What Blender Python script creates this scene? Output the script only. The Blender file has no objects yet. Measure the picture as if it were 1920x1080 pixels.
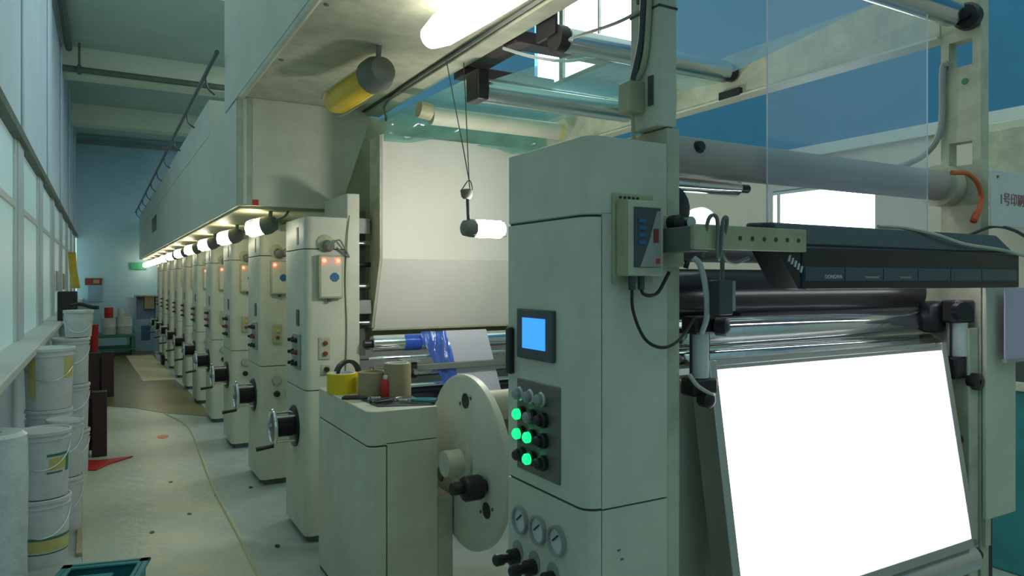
import bpy, math, random
from mathutils import Vector, Matrix
random.seed(7)
S = bpy.context.scene
COL = S.collection

# ------------------------------------------------------------------ camera
F = 1341.0; HOR = 525.0
YAW = math.atan(770.0 / F)
CH = 1.6
cam_d = bpy.data.cameras.new('camera'); cam = bpy.data.objects.new('camera', cam_d)
COL.objects.link(cam)
cam_d.sensor_width = 36.0; cam_d.lens = 36.0 * F / 1920.0
cam_d.shift_y = -(540.0 - HOR) / 1920.0
cam_d.clip_start = 0.05; cam_d.clip_end = 200
cam.location = (0, 0, CH); cam.rotation_euler = (math.radians(90), 0, -YAW)
S.camera = cam

# ------------------------------------------------------------------ world, light, exposure
W = bpy.data.worlds.new('world'); S.world = W; W.use_nodes = True
bg = W.node_tree.nodes['Background']
bg.inputs[0].default_value = (0.56, 0.78, 0.72, 1); bg.inputs[1].default_value = 0.84
S.view_settings.view_transform = 'Standard'; S.view_settings.look = 'None'
S.view_settings.exposure = 0.38; S.view_settings.gamma = 1.0
S.view_settings.use_curve_mapping = False

# ------------------------------------------------------------------ helpers
sn, cs = math.sin(YAW), math.cos(YAW)
def ray(px, py):
    xc = (px - 960.0) / F
    return sn + cs * xc, cs - sn * xc, (HOR - py) / F
def PX(px, py, X):
    a, b, c = ray(px, py); t = X / a; return Vector((X, b * t, CH + c * t))
def PY(px, py, Y):
    a, b, c = ray(px, py); t = Y / b; return Vector((a * t, Y, CH + c * t))
def PZ(px, py, Z):
    a, b, c = ray(px, py); t = (Z - CH) / c; return Vector((a * t, b * t, Z))

def wloc(o):
    v = Vector((0, 0, 0))
    while o is not None:
        v += o.location; o = o.parent
    return v

class MB:
    def __init__(s): s.v = []; s.f = []
    def add(s, vs, fs):
        n = len(s.v); s.v += [Vector(v) for v in vs]; s.f += [[i + n for i in f] for f in fs]; return s
    def box(s, a, b):
        x0, y0, z0 = a; x1, y1, z1 = b
        x0, x1 = min(x0, x1), max(x0, x1); y0, y1 = min(y0, y1), max(y0, y1); z0, z1 = min(z0, z1), max(z0, z1)
        return s.add([(x0,y0,z0),(x1,y0,z0),(x1,y1,z0),(x0,y1,z0),(x0,y0,z1),(x1,y0,z1),(x1,y1,z1),(x0,y1,z1)],
                     [(0,3,2,1),(4,5,6,7),(0,1,5,4),(1,2,6,5),(2,3,7,6),(3,0,4,7)])
    def obox(s, c, size, rot):
        m = Matrix.Translation(Vector(c)) @ rot.to_4x4()
        hx, hy, hz = size[0]/2, size[1]/2, size[2]/2
        t = MB().box((-hx,-hy,-hz), (hx,hy,hz))
        return s.add([m @ v for v in t.v], t.f)
    def prism(s, poly, axis, a, b):
        n = len(poly)
        def pt(p, h):
            if axis == 'z': return (p[0], p[1], h)
            if axis == 'y': return (p[0], h, p[1])
            return (h, p[0], p[1])
        vs = [pt(p, a) for p in poly] + [pt(p, b) for p in poly]
        fs = [list(range(n))[::-1], list(range(n, 2*n))] + [(i, (i+1) % n, n + (i+1) % n, n + i) for i in range(n)]
        return s.add(vs, fs)
    def lathe(s, prof, o, ax, n=24):
        o = Vector(o); ax = Vector(ax).normalized()
        u = ax.orthogonal().normalized(); w = ax.cross(u)
        vs = []; fs = []
        for r, h in prof:
            for k in range(n):
                a = 2*math.pi*k/n
                vs.append(o + ax*h + u*(r*math.cos(a)) + w*(r*math.sin(a)))
        m = len(prof)
        for i in range(m-1):
            for k in range(n):
                fs.append((i*n+k, i*n+(k+1) % n, (i+1)*n+(k+1) % n, (i+1)*n+k))
        if prof[0][0] > 1e-6: fs.append(tuple(range(n))[::-1])
        if prof[-1][0] > 1e-6: fs.append(tuple(range((m-1)*n, m*n)))
        return s.add(vs, fs)
    def cyl(s, p0, p1, r, r1=None, n=24):
        p0 = Vector(p0); p1 = Vector(p1); L = (p1-p0).length
        return s.lathe([(r, 0), (r if r1 is None else r1, L)], p0, p1-p0, n)
    def ring(s, o, ax, ro, ri, t, n=32):
        return s.lathe([(ri,0),(ro,0),(ro,t),(ri,t),(ri,0)], o, ax, n) if False else s._ring(o, ax, ro, ri, t, n)
    def _ring(s, o, ax, ro, ri, t, n):
        o = Vector(o); ax = Vector(ax).normalized(); u = ax.orthogonal().normalized(); w = ax.cross(u)
        vs = []; fs = []
        for r, h in ((ri,0),(ro,0),(ro,t),(ri,t)):
            for k in range(n):
                a = 2*math.pi*k/n; vs.append(o + ax*h + u*(r*math.cos(a)) + w*(r*math.sin(a)))
        for i in range(4):
            j = (i+1) % 4
            for k in range(n):
                fs.append((i*n+k, i*n+(k+1) % n, j*n+(k+1) % n, j*n+k))
        return s.add(vs, fs)
    def torus(s, o, ax, R, r, n=32, m=10):
        o = Vector(o); ax = Vector(ax).normalized(); u = ax.orthogonal().normalized(); w = ax.cross(u)
        vs = []; fs = []
        for i in range(n):
            a = 2*math.pi*i/n; d = u*math.cos(a) + w*math.sin(a)
            for j in range(m):
                b = 2*math.pi*j/m; vs.append(o + d*(R + r*math.cos(b)) + ax*(r*math.sin(b)))
        for i in range(n):
            for j in range(m):
                fs.append((i*m+j, ((i+1) % n)*m+j, ((i+1) % n)*m+(j+1) % m, i*m+(j+1) % m))
        return s.add(vs, fs)
    def tube(s, pts, r, n=8, sub=6):
        pts = [Vector(p) for p in pts]
        if len(pts) > 2:                      # Catmull-Rom
            q = []
            ext = [pts[0]*2-pts[1]] + pts + [pts[-1]*2-pts[-2]]
            for i in range(1, len(ext)-2):
                p0, p1, p2, p3 = ext[i-1:i+3]
                for k in range(sub):
                    t = k/sub
                    q.append(0.5*((2*p1)+(p2-p0)*t+(2*p0-5*p1+4*p2-p3)*t*t+(3*p1-p0-3*p2+p3)*t**3))
            q.append(pts[-1]); pts = q
        T = [(pts[min(i+1, len(pts)-1)]-pts[max(i-1, 0)]).normalized() for i in range(len(pts))]
        u = T[0].orthogonal().normalized(); vs = []; fs = []
        for i, p in enumerate(pts):
            u = (u - T[i]*u.dot(T[i])).normalized(); w = T[i].cross(u)
            for k in range(n):
                a = 2*math.pi*k/n; vs.append(p + u*(r*math.cos(a)) + w*(r*math.sin(a)))
        for i in range(len(pts)-1):
            for k in range(n):
                fs.append((i*n+k, i*n+(k+1) % n, (i+1)*n+(k+1) % n, (i+1)*n+k))
        fs += [tuple(range(n))[::-1], tuple(range((len(pts)-1)*n, len(pts)*n))]
        return s.add(vs, fs)
    def grid(s, fn, nu, nv, thick=0.0):
        vs = [Vector(fn(i/nu, j/nv)) for i in range(nu+1) for j in range(nv+1)]
        fs = [(i*(nv+1)+j, (i+1)*(nv+1)+j, (i+1)*(nv+1)+j+1, i*(nv+1)+j+1) for i in range(nu) for j in range(nv)]
        return s.add(vs, fs)
    def build(s, name, mat, parent=None, bevel=0.0, smooth=True, solid=0.0, kind=None):
        off = wloc(parent) if parent else None
        if off is None:
            xs = [v.x for v in s.v]; ys = [v.y for v in s.v]; zs = [v.z for v in s.v]
            off = Vector(((min(xs)+max(xs))/2, (min(ys)+max(ys))/2, min(zs)))
        me = bpy.data.meshes.new(name)
        me.from_pydata([v - off for v in s.v], [], s.f); me.update()
        import bmesh
        bm = bmesh.new(); bm.from_mesh(me); bmesh.ops.recalc_face_normals(bm, faces=bm.faces); bm.to_mesh(me); bm.free()
        if smooth:
            me.shade_smooth(); me.set_sharp_from_angle(angle=math.radians(38))
        me.materials.append(M[mat])
        o = bpy.data.objects.new(name, me); COL.objects.link(o)
        if parent: o.parent = parent
        else: o.location = off
        if solid:
            m = o.modifiers.new('solid', 'SOLIDIFY'); m.thickness = solid; m.offset = 0
        if bevel:
            m = o.modifiers.new('bevel', 'BEVEL'); m.width = bevel; m.segments = 2; m.limit_method = 'ANGLE'
            m.angle_limit = math.radians(40); m.harden_normals = False
        if kind: o['kind'] = kind
        return o

def tag(o, label, cat, group=None):
    o['label'] = label; o['category'] = cat
    if group: o['group'] = group
    return o
def root(name, loc, label, cat, group=None):
    o = bpy.data.objects.new(name, None); COL.objects.link(o); o.empty_display_size = 0.1
    o.location = loc; return tag(o, label, cat, group)
def kids(o): return [c for c in bpy.data.objects if c.parent == o]
CH_CACHE = {}
def copy_tree(o, parent=None):
    c = o.copy(); COL.objects.link(c); c.parent = parent
    for ch in CH_CACHE.setdefault(o.name, kids(o)): copy_tree(ch, c)
    return c
def rounded(x0, y0, x1, y1, r=0.05, corners=(1, 0, 0, 0), n=5):
    """rectangle outline, rounded at the chosen corners: (x0,y0),(x1,y0),(x1,y1),(x0,y1)"""
    P = [(x0, y0, 180), (x1, y0, 270), (x1, y1, 0), (x0, y1, 90)]; out = []
    cc = [(x0+r, y0+r), (x1-r, y0+r), (x1-r, y1-r), (x0+r, y1-r)]
    for i in range(4):
        if corners[i]:
            for k in range(n+1):
                a = math.radians(P[i][2] + 90*k/n); out.append((cc[i][0]+r*math.cos(a), cc[i][1]+r*math.sin(a)))
        else: out.append((P[i][0], P[i][1]))
    return out

# ------------------------------------------------------------------ materials
M = {}
def newmat(name):
    m = bpy.data.materials.new(name); m.use_nodes = True; M[name] = m
    return m, m.node_tree.nodes, m.node_tree.links, m.node_tree.nodes['Principled BSDF']
def paint(name, col, rough=0.45, dirt=0.12, scale=6.0, dcol=None, metal=0.0, bump=0.0, fine=0.0, spec=0.5):
    m, N, L, b = newmat(name)
    b.inputs['Roughness'].default_value = rough; b.inputs['Metallic'].default_value = metal
    b.inputs['Specular IOR Level'].default_value = spec
    tc = N.new('ShaderNodeTexCoord'); no = N.new('ShaderNodeTexNoise'); no.inputs['Scale'].default_value = scale
    no.inputs['Detail'].default_value = 6; no.inputs['Roughness'].default_value = 0.65
    L.new(tc.outputs['Object'], no.inputs['Vector'])
    r = N.new('ShaderNodeValToRGB'); r.color_ramp.elements[0].position = 0.38; r.color_ramp.elements[1].position = 0.68
    d = dcol or tuple(c*(1-2.2*dirt) for c in col)
    r.color_ramp.elements[0].color = (*col, 1)
    r.color_ramp.elements[1].color = (*[c*(1-dirt)*0.0 + (col[i]*(1-dirt*1.5) if dcol is None else col[i]*(1-dirt*2)+dcol[i]*dirt*2) for i, c in enumerate(col)], 1)
    L.new(no.outputs['Fac'], r.inputs['Fac']); L.new(r.outputs['Color'], b.inputs['Base Color'])
    if bump:
        n2 = N.new('ShaderNodeTexNoise'); n2.inputs['Scale'].default_value = scale*4; n2.inputs['Detail'].default_value = 4
        L.new(tc.outputs['Object'], n2.inputs['Vector'])
        bp = N.new('ShaderNodeBump'); bp.inputs['Strength'].default_value = bump; bp.inputs['Distance'].default_value = 0.02
        L.new(n2.outputs['Fac'], bp.inputs['Height']); L.new(bp.outputs['Normal'], b.inputs['Normal'])
    return m
def metal(name, col, rough=0.25, aniso=None):
    m, N, L, b = newmat(name)
    b.inputs['Base Color'].default_value = (*col, 1); b.inputs['Metallic'].default_value = 1.0
    tc = N.new('ShaderNodeTexCoord'); no = N.new('ShaderNodeTexNoise'); no.inputs['Scale'].default_value = 25
    L.new(tc.outputs['Object'], no.inputs['Vector'])
    mr = N.new('ShaderNodeMapRange'); mr.inputs[3].default_value = rough*0.7; mr.inputs[4].default_value = rough*1.4
    L.new(no.outputs['Fac'], mr.inputs[0]); L.new(mr.outputs[0], b.inputs['Roughness'])
    return m
def emit(name, col, strength):
    m, N, L, b = newmat(name)
    b.inputs['Base Color'].default_value = (*[c*0.8 for c in col], 1)
    b.inputs['Emission Color'].default_value = (*col, 1); b.inputs['Emission Strength'].default_value = strength
    return m
def film(name, col, alpha, rough=0.12, diff=(0.8, 0.85, 0.85), wr=0.25, ior=1.45):
    m, N, L, b = newmat(name); N.remove(b); out = N['Material Output']
    tr = N.new('ShaderNodeBsdfTransparent'); tr.inputs[0].default_value = (*col, 1)
    df = N.new('ShaderNodeBsdfDiffuse'); df.inputs[0].default_value = (*diff, 1)
    tl = N.new('ShaderNodeBsdfTranslucent'); tl.inputs[0].default_value = (*diff, 1)
    gl = N.new('ShaderNodeBsdfGlossy'); gl.inputs[0].default_value = (0.9, 0.95, 1, 1); gl.inputs['Roughness'].default_value = rough
    tc = N.new('ShaderNodeTexCoord'); no = N.new('ShaderNodeTexNoise'); no.inputs['Scale'].default_value = 5; no.inputs['Detail'].default_value = 3
    mp = N.new('ShaderNodeMapping'); mp.inputs['Scale'].default_value = (6, 1, 1); L.new(tc.outputs['Object'], mp.inputs[0]); L.new(mp.outputs[0], no.inputs['Vector'])
    bp = N.new('ShaderNodeBump'); bp.inputs['Strength'].default_value = wr; bp.inputs['Distance'].default_value = 0.02
    L.new(no.outputs['Fac'], bp.inputs['Height']); L.new(bp.outputs[0], gl.inputs['Normal'])
    ma = N.new('ShaderNodeMixShader'); ma.inputs[0].default_value = 0.5; L.new(df.outputs[0], ma.inputs[1]); L.new(tl.outputs[0], ma.inputs[2])
    m1 = N.new('ShaderNodeMixShader'); m1.inputs[0].default_value = alpha; L.new(tr.outputs[0], m1.inputs[1]); L.new(ma.outputs[0], m1.inputs[2])
    ge = N.new('ShaderNodeNewGeometry'); dt = N.new('ShaderNodeVectorMath'); dt.operation = 'DOT_PRODUCT'
    L.new(ge.outputs['Incoming'], dt.inputs[0]); L.new(ge.outputs['Normal'], dt.inputs[1])
    ab = N.new('ShaderNodeMath'); ab.operation = 'ABSOLUTE'; L.new(dt.outputs['Value'], ab.inputs[0])
    om = N.new('ShaderNodeMath'); om.operation = 'SUBTRACT'; om.inputs[0].default_value = 1.0; L.new(ab.outputs[0], om.inputs[1])
    pw = N.new('ShaderNodeMath'); pw.operation = 'POWER'; pw.inputs[1].default_value = 5.0; L.new(om.outputs[0], pw.inputs[0])
    f0 = ((ior-1)/(ior+1))**2          # Schlick reflectance, the same from both sides of the sheet
    fr = N.new('ShaderNodeMath'); fr.operation = 'MULTIPLY_ADD'; fr.inputs[1].default_value = 1-f0; fr.inputs[2].default_value = f0; L.new(pw.outputs[0], fr.inputs[0])
    mx = N.new('ShaderNodeMixShader'); L.new(fr.outputs[0], mx.inputs[0]); L.new(m1.outputs[0], mx.inputs[1]); L.new(gl.outputs[0], mx.inputs[2])
    L.new(mx.outputs[0], out.inputs[0])
    return m

CREAM = (0.63, 0.65, 0.52)
paint('cream', CREAM, 0.42, 0.10, 3.5)
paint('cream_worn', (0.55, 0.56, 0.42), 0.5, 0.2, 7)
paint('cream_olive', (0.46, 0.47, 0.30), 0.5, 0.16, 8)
paint('oven', (0.74, 0.73, 0.65), 0.5, 0.04, 2)
paint('tube_mauve', (0.46, 0.42, 0.39), 0.4, 0.12, 3)
paint('seam', (0.06, 0.08, 0.06), 0.8, 0.1)
paint('seam_black', (0.012, 0.011, 0.012), 0.7, 0.1)
paint('plinth', (0.13, 0.16, 0.13), 0.7, 0.2)
paint('black', (0.015, 0.016, 0.018), 0.4, 0.1)
paint('black_rubber', (0.02, 0.02, 0.022), 0.28, 0.1)
paint('dark_grey', (0.07, 0.085, 0.09), 0.45, 0.15)
paint('grey', (0.33, 0.36, 0.33), 0.5, 0.15)
paint('lamp_grey', (0.17, 0.20, 0.17), 0.5, 0.2)
paint('panel_grey', (0.20, 0.20, 0.17), 0.35, 0.1, metal=0.4)
metal('chrome', (0.82, 0.84, 0.84), 0.10)
metal('steel', (0.55, 0.58, 0.57), 0.28)
metal('wheel_steel', (0.30, 0.32, 0.33), 0.4)
metal('roller', (0.62, 0.65, 0.66), 0.2)
metal('aluminium', (0.60, 0.60, 0.57), 0.38)
paint('pail_white', (0.66, 0.70, 0.72), 0.4, 0.10, 8)
paint('pail_yellow', (0.60, 0.56, 0.20), 0.5, 0.1)
paint('pail_green', (0.05, 0.22, 0.14), 0.5, 0.1)
paint('maroon', (0.055, 0.022, 0.025), 0.5, 0.2)
paint('red', (0.55, 0.03, 0.02), 0.45, 0.1)
paint('red_dark', (0.26, 0.04, 0.03), 0.4, 0.1)
paint('yellow', (0.72, 0.55, 0.015), 0.4, 0.08)
paint('yellow_lamp', (0.80, 0.55, 0.04), 0.4, 0.12)
paint('tape_beige', (0.36, 0.31, 0.17), 0.55, 0.1)
paint('teal', (0.04, 0.27, 0.30), 0.4, 0.15)
paint('orange', (0.72, 0.14, 0.04), 0.4, 0.05)
paint('blue', (0.03, 0.13, 0.30), 0.4, 0.1)
paint('blue_pale', (0.30, 0.45, 0.62), 0.5, 0.1)
paint('lavender', (0.50, 0.45, 0.62), 0.45, 0.04)
paint('sign_white', (0.66, 0.70, 0.68), 0.5, 0.06)
paint('wood', (0.42, 0.36, 0.22), 0.6, 0.2)
paint('cardboard', (0.45, 0.33, 0.20), 0.7, 0.1)
paint('wall_blue', (0.50, 0.74, 0.84), 0.7, 0.05, 1.0)
paint('wall_side', (0.54, 0.67, 0.76), 0.6, 0.06, 1.0)
paint('wall_right_low', (0.74, 0.65, 0.56), 0.6, 0.06, 1.0)
paint('wall_right_blue', (0.035, 0.22, 0.42), 0.6, 0.06, 1.0)
paint('ceiling', (0.48, 0.60, 0.54), 0.8, 0.08, 1.0)
paint('beam', (0.74, 0.80, 0.62), 0.8, 0.06, 1.0)
paint('fascia', (0.56, 0.60, 0.51), 0.5, 0.07, 1.5)
paint('olive_mat', (0.17, 0.12, 0.035), 0.35, 0.45, 2.0, dcol=(0.09, 0.15, 0.05), bump=0.2)
paint('floor_sheet', (0.54, 0.53, 0.38), 0.38, 0.42, 2.6, dcol=(0.36, 0.46, 0.42), bump=0.3)
paint('floor', (0.42, 0.49, 0.47), 0.33, 0.4, 3.0, dcol=(0.30, 0.33, 0.26), bump=0.2)
paint('paper', (0.58, 0.54, 0.34), 0.6, 0.08)
emit('pane', (0.60, 0.86, 0.90), 0.12)
emit('jar_glow', (1.0, 0.90, 0.66), 17)
emit('tube_glow', (1.0, 0.96, 0.86), 4.5)
emit('pendant_glow', (1.0, 0.97, 0.88), 88)
emit('lightbox_glow', (0.96, 0.97, 1.0), 2.6)
emit('added_tube_glow', (0.95, 0.93, 1.0), 14)
emit('daylight', (0.92, 1.0, 1.0), 6)
emit('green_led', (0.01, 1.0, 0.25), 1.0)
emit('red_led', (1.0, 0.08, 0.04), 8)
emit('blue_screen', (0.04, 0.28, 0.95), 1.0)
emit('exit_green', (0.05, 0.5, 0.25), 0.015)
film('film_clear', (0.94, 0.97, 0.98), 0.28, 0.1, (0.58, 0.74, 0.94), 0.1)
film('film_blueish', (0.55, 0.78, 0.92), 0.5, 0.12, (0.30, 0.52, 0.72), 0.06, 1.3)
film('film_thin', (0.97, 0.98, 0.98), 0.05, 0.1, (0.60, 0.76, 0.90), 0.05)
film('film_green', (0.62, 0.85, 0.78), 0.45, 0.15, (0.30, 0.56, 0.52), 0.12)
film('film_white', (0.9, 0.9, 0.95), 0.94, 0.25, (0.86, 0.87, 0.95), 0.3)
film('film_blue', (0.25, 0.4, 0.95), 0.62, 0.12, (0.10, 0.22, 0.80), 1.0)
film('glass', (0.85, 0.95, 0.95), 0.03, 0.05)
paint('plastic_wrap', (0.74, 0.84, 0.84), 0.18, 0.12, 5, bump=0.5)

# ================================================================== the setting
def struct(mb, name, mat, parent=None, **k):
    o = mb.build(name, mat, parent, **k)
    if not parent: o['kind'] = 'structure'
    return o
XL, YE, ZC, XR = -0.5, 19.5, 5.0, 6.0
struct(MB().box((XL-0.3, -3, -0.1), (XR+0.2, YE+0.3, 0)), 'floor', 'floor')
ceil = struct(MB().box((XL-0.3, 9.3, ZC), (2.4, YE+0.3, ZC+0.15)), 'ceiling', 'ceiling')
struct(MB().box((XL, 12.2, 4.60), (2.4, 12.6, ZC)), 'trim_1', 'beam')
struct(MB().box((XL, 16.1, 4.62), (2.4, 16.5, ZC)), 'trim_2', 'beam')
struct(MB().box((XL, YE-0.12, 4.78), (XR, YE, 4.88)), 'trim_4', 'grey')
struct(MB().box((XL, YE, 0), (XR+0.2, YE+0.2, ZC)), 'wall_end', 'wall_blue')
struct(MB().box((XL-0.2, -3, 0), (XL, 2.2, ZC)), 'wall_left_near', 'wall_side')
struct(MB().box((XL-0.2, -3.2, 0), (XR+0.15, -3, ZC)), 'wall_near', 'wall_side')
# left wall: solid parapet, sill, glazed band with posts, solid band above
wl = struct(MB().box((XL-0.2, 2.2, 0), (XL, YE, 1.12)).box((XL-0.2, 2.2, 2.62), (XL, YE, ZC)), 'wall_left', 'wall_side')
struct(MB().box((XL-0.2, 2.2, 1.12), (XL+0.14, YE, 1.17)), 'trim_5', 'sign_white', bevel=0.008)
struct(MB().box((XL-0.05, 2.2, 2.58), (XL+0.03, YE, 2.64)), 'trim_6', 'plinth')
y = 2.4; k = 1
while y < YE - 1.3:
    w = struct(MB().box((XL-0.06, y, 1.17), (XL-0.03, y+1.62, 2.58)), 'window_%d' % k, 'pane')
    MB().box((XL-0.03, y, 1.17), (XL-0.012, y+0.07, 2.58)).box((XL-0.03, y+1.55, 1.17), (XL-0.012, y+1.62, 2.58)) \
        .box((XL-0.03, y+0.07, 2.1), (XL-0.015, y+1.55, 2.15)).build('window_frame', 'sign_white', w, bevel=0.005)
    struct(MB().box((XL-0.2, y+1.62, 1.17), (XL-0.005, y+2.05, 2.58)), 'trim_%d' % (k+20), 'wall_side')
    y += 2.05; k += 1
struct(MB().box((XL-0.2, 2.2, 1.17), (XL-0.005, 2.4, 2.58)), 'trim_20', 'wall_side')
# pilasters on the upper wall
for i, yy in enumerate((6.2, 9.0, 11.8, 14.6, 17.4)):
    struct(MB().box((XL, yy, 2.66), (XL+0.02, yy+0.5, ZC-0.02)), 'trim_%d' % (40+i), 'wall_side', bevel=0.01)
struct(MB().tube([(XL+0.10, 4.6, 4.88), (XL+0.10, 11.9, 4.88)], 0.045, sub=1), 'trim_50', 'plinth')
# right wall: beige below, white rail, blue above
struct(MB().box((XR, -3, 0), (XR+0.15, 3.93, 2.82)).box((XR, 3.93, 0), (XR+0.15, 5.05, 1.95)).box((XR, 3.93, 2.5), (XR+0.15, 5.05, 2.82)).box((XR, 5.05, 0), (XR+0.15, YE, 2.82)), 'wall_right', 'wall_right_low')
struct(MB().box((XR-0.05, -3, 2.80), (XR, YE, 2.90)), 'trim_60', 'sign_white')
hy0, hy1 = PX(1185, 0, XR).y, PX(1062, 0, XR).y
struct(MB().box((XR, -3, 2.82), (XR+0.15, YE, 4.6)).box((XR, -3, 4.6), (XR+0.15, hy0-0.2, 7.0)).box((XR, hy1+0.9, 4.6), (XR+0.15, YE, 7)), 'wall_back', 'wall_right_blue')
wn = struct(MB().box((XR+0.06, hy0-0.2, 4.6), (XR+0.08, hy1+0.9, 7.0)), 'window_30', 'daylight')
MB().box((XR, hy0-0.2, 4.55), (XR+0.05, hy1+0.9, 4.62)).box((XR, 8.02, 4.62), (XR+0.04, 8.05, 7)).box((XR, hy1+0.1, 4.62), (XR+0.05, hy1+0.2, 7)).build('window_frame', 'plinth', wn)
wn = struct(MB().box((XR+0.06, 3.93, 1.95), (XR+0.08, 5.05, 2.5)), 'window_31', 'daylight')
MB().box((XR, 3.93, 1.93), (XR+0.05, 5.05, 1.97)).box((XR, 3.93, 2.47), (XR+0.05, 5.05, 2.51)).box((XR, 4.96, 1.97), (XR+0.05, 5.0, 2.47)).build('window_frame', 'sign_white', wn)

# pipe below the ceiling beam
p = MB().tube([(XL+0.02, 12.0, 4.62), (2.2, 12.0, 4.62)], 0.045, n=12, sub=1).build('conduit_pipe', 'plinth')
tag(p, 'dark pipe crossing the aisle just below the pale ceiling beam', 'pipe')
MB().ring((XL+0.2, 12.0, 4.62), (1,0,0), 0.07, 0.045, 0.05).box((XL+0.21, 11.98, 4.68), (XL+0.24, 12.02, 5.0)).build('pipe_clamp', 'plinth', p)

# floor coverings
def flat(pts, z, t=0.004):
    return MB().prism([(p.x, p.y) for p in pts], 'z', z, z+t)
fs = [PZ(x, y, 0) for x, y in ((155,1075),(152,900),(160,790),(200,763),(250,766),(310,776),(352,800),(375,850),(400,915),(440,990),(485,1080),(540,1190),(-40,1190))]
tag(flat(fs, 0.001).build('floor_sheet', 'floor_sheet'), 'large pale yellowish sheet covering the near aisle floor', 'floor cover')
edge = [PZ(x, y, 0.006) for x, y in ((310,776),(352,800),(375,850),(400,915),(440,990),(485,1080),(540,1190))]
tag(MB().tube(edge, 0.012, n=6).build('sheet_edge', 'paper'), 'curled pale edge along the right side of the aisle floor sheet', 'sheet edge')
om = [PZ(x, y, 0) for x, y in ((205,657),(288,657),(300,690),(350,730),(400,782),(310,775),(250,765),(200,762),(195,720))]
tag(flat(om, 0.0005, 0.003).build('floor_mat', 'olive_mat'), 'brown olive stained mat on the aisle floor beyond the pale sheet', 'mat')
pp = [PZ(x, y, 0) for x, y in ((236,668),(285,666),(330,712),(268,716))]
tag(flat(pp, 0.005).build('paper_sheet', 'paper'), 'pale paper sheet lying on the olive mat', 'paper')
rd = [PZ(x, y, 0) for x, y in ((150,884),(148,866),(185,866),(250,858),(205,872),(180,884))]
tag(flat(rd, 0.006, 0.012).build('red_rag', 'red', bevel=0.004), 'red rag lying on the floor by the paint pails', 'rag')
wsA, wsB = PZ(152, 895, 0.012), PZ(148, 1040, 0.012)
d = (wsB-wsA)
tag(MB().obox((wsA+wsB)/2, (0.03, d.length, 0.022), Matrix.Rotation(math.atan2(-d.x, d.y), 3, 'Z')).build('wood_strip', 'wood', bevel=0.003), 'thin wooden strip lying on the floor beside the pails', 'wood strip')
stains = [(305,820,'red'),(320,905,'black'),(355,965,'black'),(470,915,'black'),(285,1000,'black'),(405,930,'black'),(520,1025,'black')]
for i, (x, y, c) in enumerate(stains):
    q = PZ(x, y, 0); w = 0.012 if c == 'black' else 0.05
    lab = ['small orange-red paint spot on the aisle sheet near the mat', 'black speck on the floor sheet below the red spot', 'black speck in the middle of the floor sheet',
           'black speck on the grey floor before the second tower', 'black speck on the floor sheet near the teal crate', 'black speck on the curled sheet edge', 'black speck on the grey floor before the nearest tower'][i]
    ps = [(q.x+w*(1+0.4*random.random())*math.cos(a*0.785), q.y+1.6*w*(1+0.4*random.random())*math.sin(a*0.785)) for a in range(8)]
    tag(MB().prism(ps, 'z', 0.0052, 0.008).build('paint_spot', 'orange' if c == 'red' else 'black'), lab, 'paint spot', 'spots on the floor')

# ================================================================== printing towers
TX0, TX1, TXP, TY0, TY1, TZ = 1.067, 1.325, 1.407, 4.36, 4.92, 1.985
PITCH = 1.41
ORD = ['nearest', 'second', 'third', 'fourth', 'fifth', 'sixth', 'seventh', 'eighth', 'ninth', 'farthest']
def handwheel(t, yc, zc):
    h = MB().lathe([(0.13,0),(0.13,0.012),(0.12,0.018)], (TX0, yc, zc), (-1,0,0), 32).build('handwheel', 'black_rubber', t)
    MB().lathe([(0.06,0),(0.06,0.100),(0.035,0.105),(0.035,0.125)], (TX0-0.018, yc, zc), (-1,0,0), 28).build('hub_drum', 'seam_black', h)
    xw = TX0-0.135
    r = MB().torus((xw, yc, zc), (1,0,0), 0.105, 0.012, 32, 8)
    r.build('wheel_rim', 'chrome', h)
    MB().lathe([(0.095,0),(0.095,0.006),(0.03,0.014),(0.02,0.025)], (xw+0.004, yc, zc), (-1,0,0), 28).build('wheel_plate', 'wheel_steel', h)
    for k in range(4):
        a = math.radians(45+90*k)
        MB().cyl((TX0-0.015, yc+0.107*math.cos(a), zc+0.107*math.sin(a)), (xw, yc+0.107*math.cos(a), zc+0.107*math.sin(a)), 0.008, n=10).build('spacer_bar', 'chrome', h)
    a = math.radians(-115)
    MB().cyl((xw-0.005, yc+0.115*math.cos(a), zc+0.115*math.sin(a)), (xw-0.11, yc+0.115*math.cos(a), zc+0.115*math.sin(a)-0.01), 0.011, 0.014, n=12).build('crank_grip', 'black', h)
def alarm_box(t, lamps=2):
    x0, x1, z0, z1, y0 = 1.137, 1.287, 1.487, 1.752, TY0-0.042
    a = MB().box((x0, y0, z0), (x1, TY0, z1)).build('alarm_box', 'cream_olive', t, bevel=0.006)
    MB().box((x0+0.012, y0-0.003, z0+0.012), (x1-0.012, y0, z1-0.012)).build('box_lid', 'cream', a, bevel=0.003)
    for k in range(lamps):
        xl = x0+0.03+k*0.085
        MB().lathe([(0.011,0),(0.011,0.008),(0.006,0.015),(0,0.016)], (xl, y0-0.003, z1-0.035), (0,-1,0), 14).build('red_lamp', 'red_led', a)
    c = (1.232, z1-0.135); r = 0.028
    MB().prism([(c[0]-r, c[1]-r*.35),(c[0]-r*.35,c[1]-r),(c[0]+r*.35,c[1]-r),(c[0]+r,c[1]-r*.35),(c[0]+r,c[1]+r*.35),(c[0]+r*.35,c[1]+r),(c[0]-r*.35,c[1]+r),(c[0]-r,c[1]+r*.35)], 'y', y0-0.005, y0-0.003).build('badge', 'blue', a)
    MB().box((x0+0.06, y0+0.01, z0-0.02), (x0+0.08, y0+0.03, z0)).build('latch', 'dark_grey', a)
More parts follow.
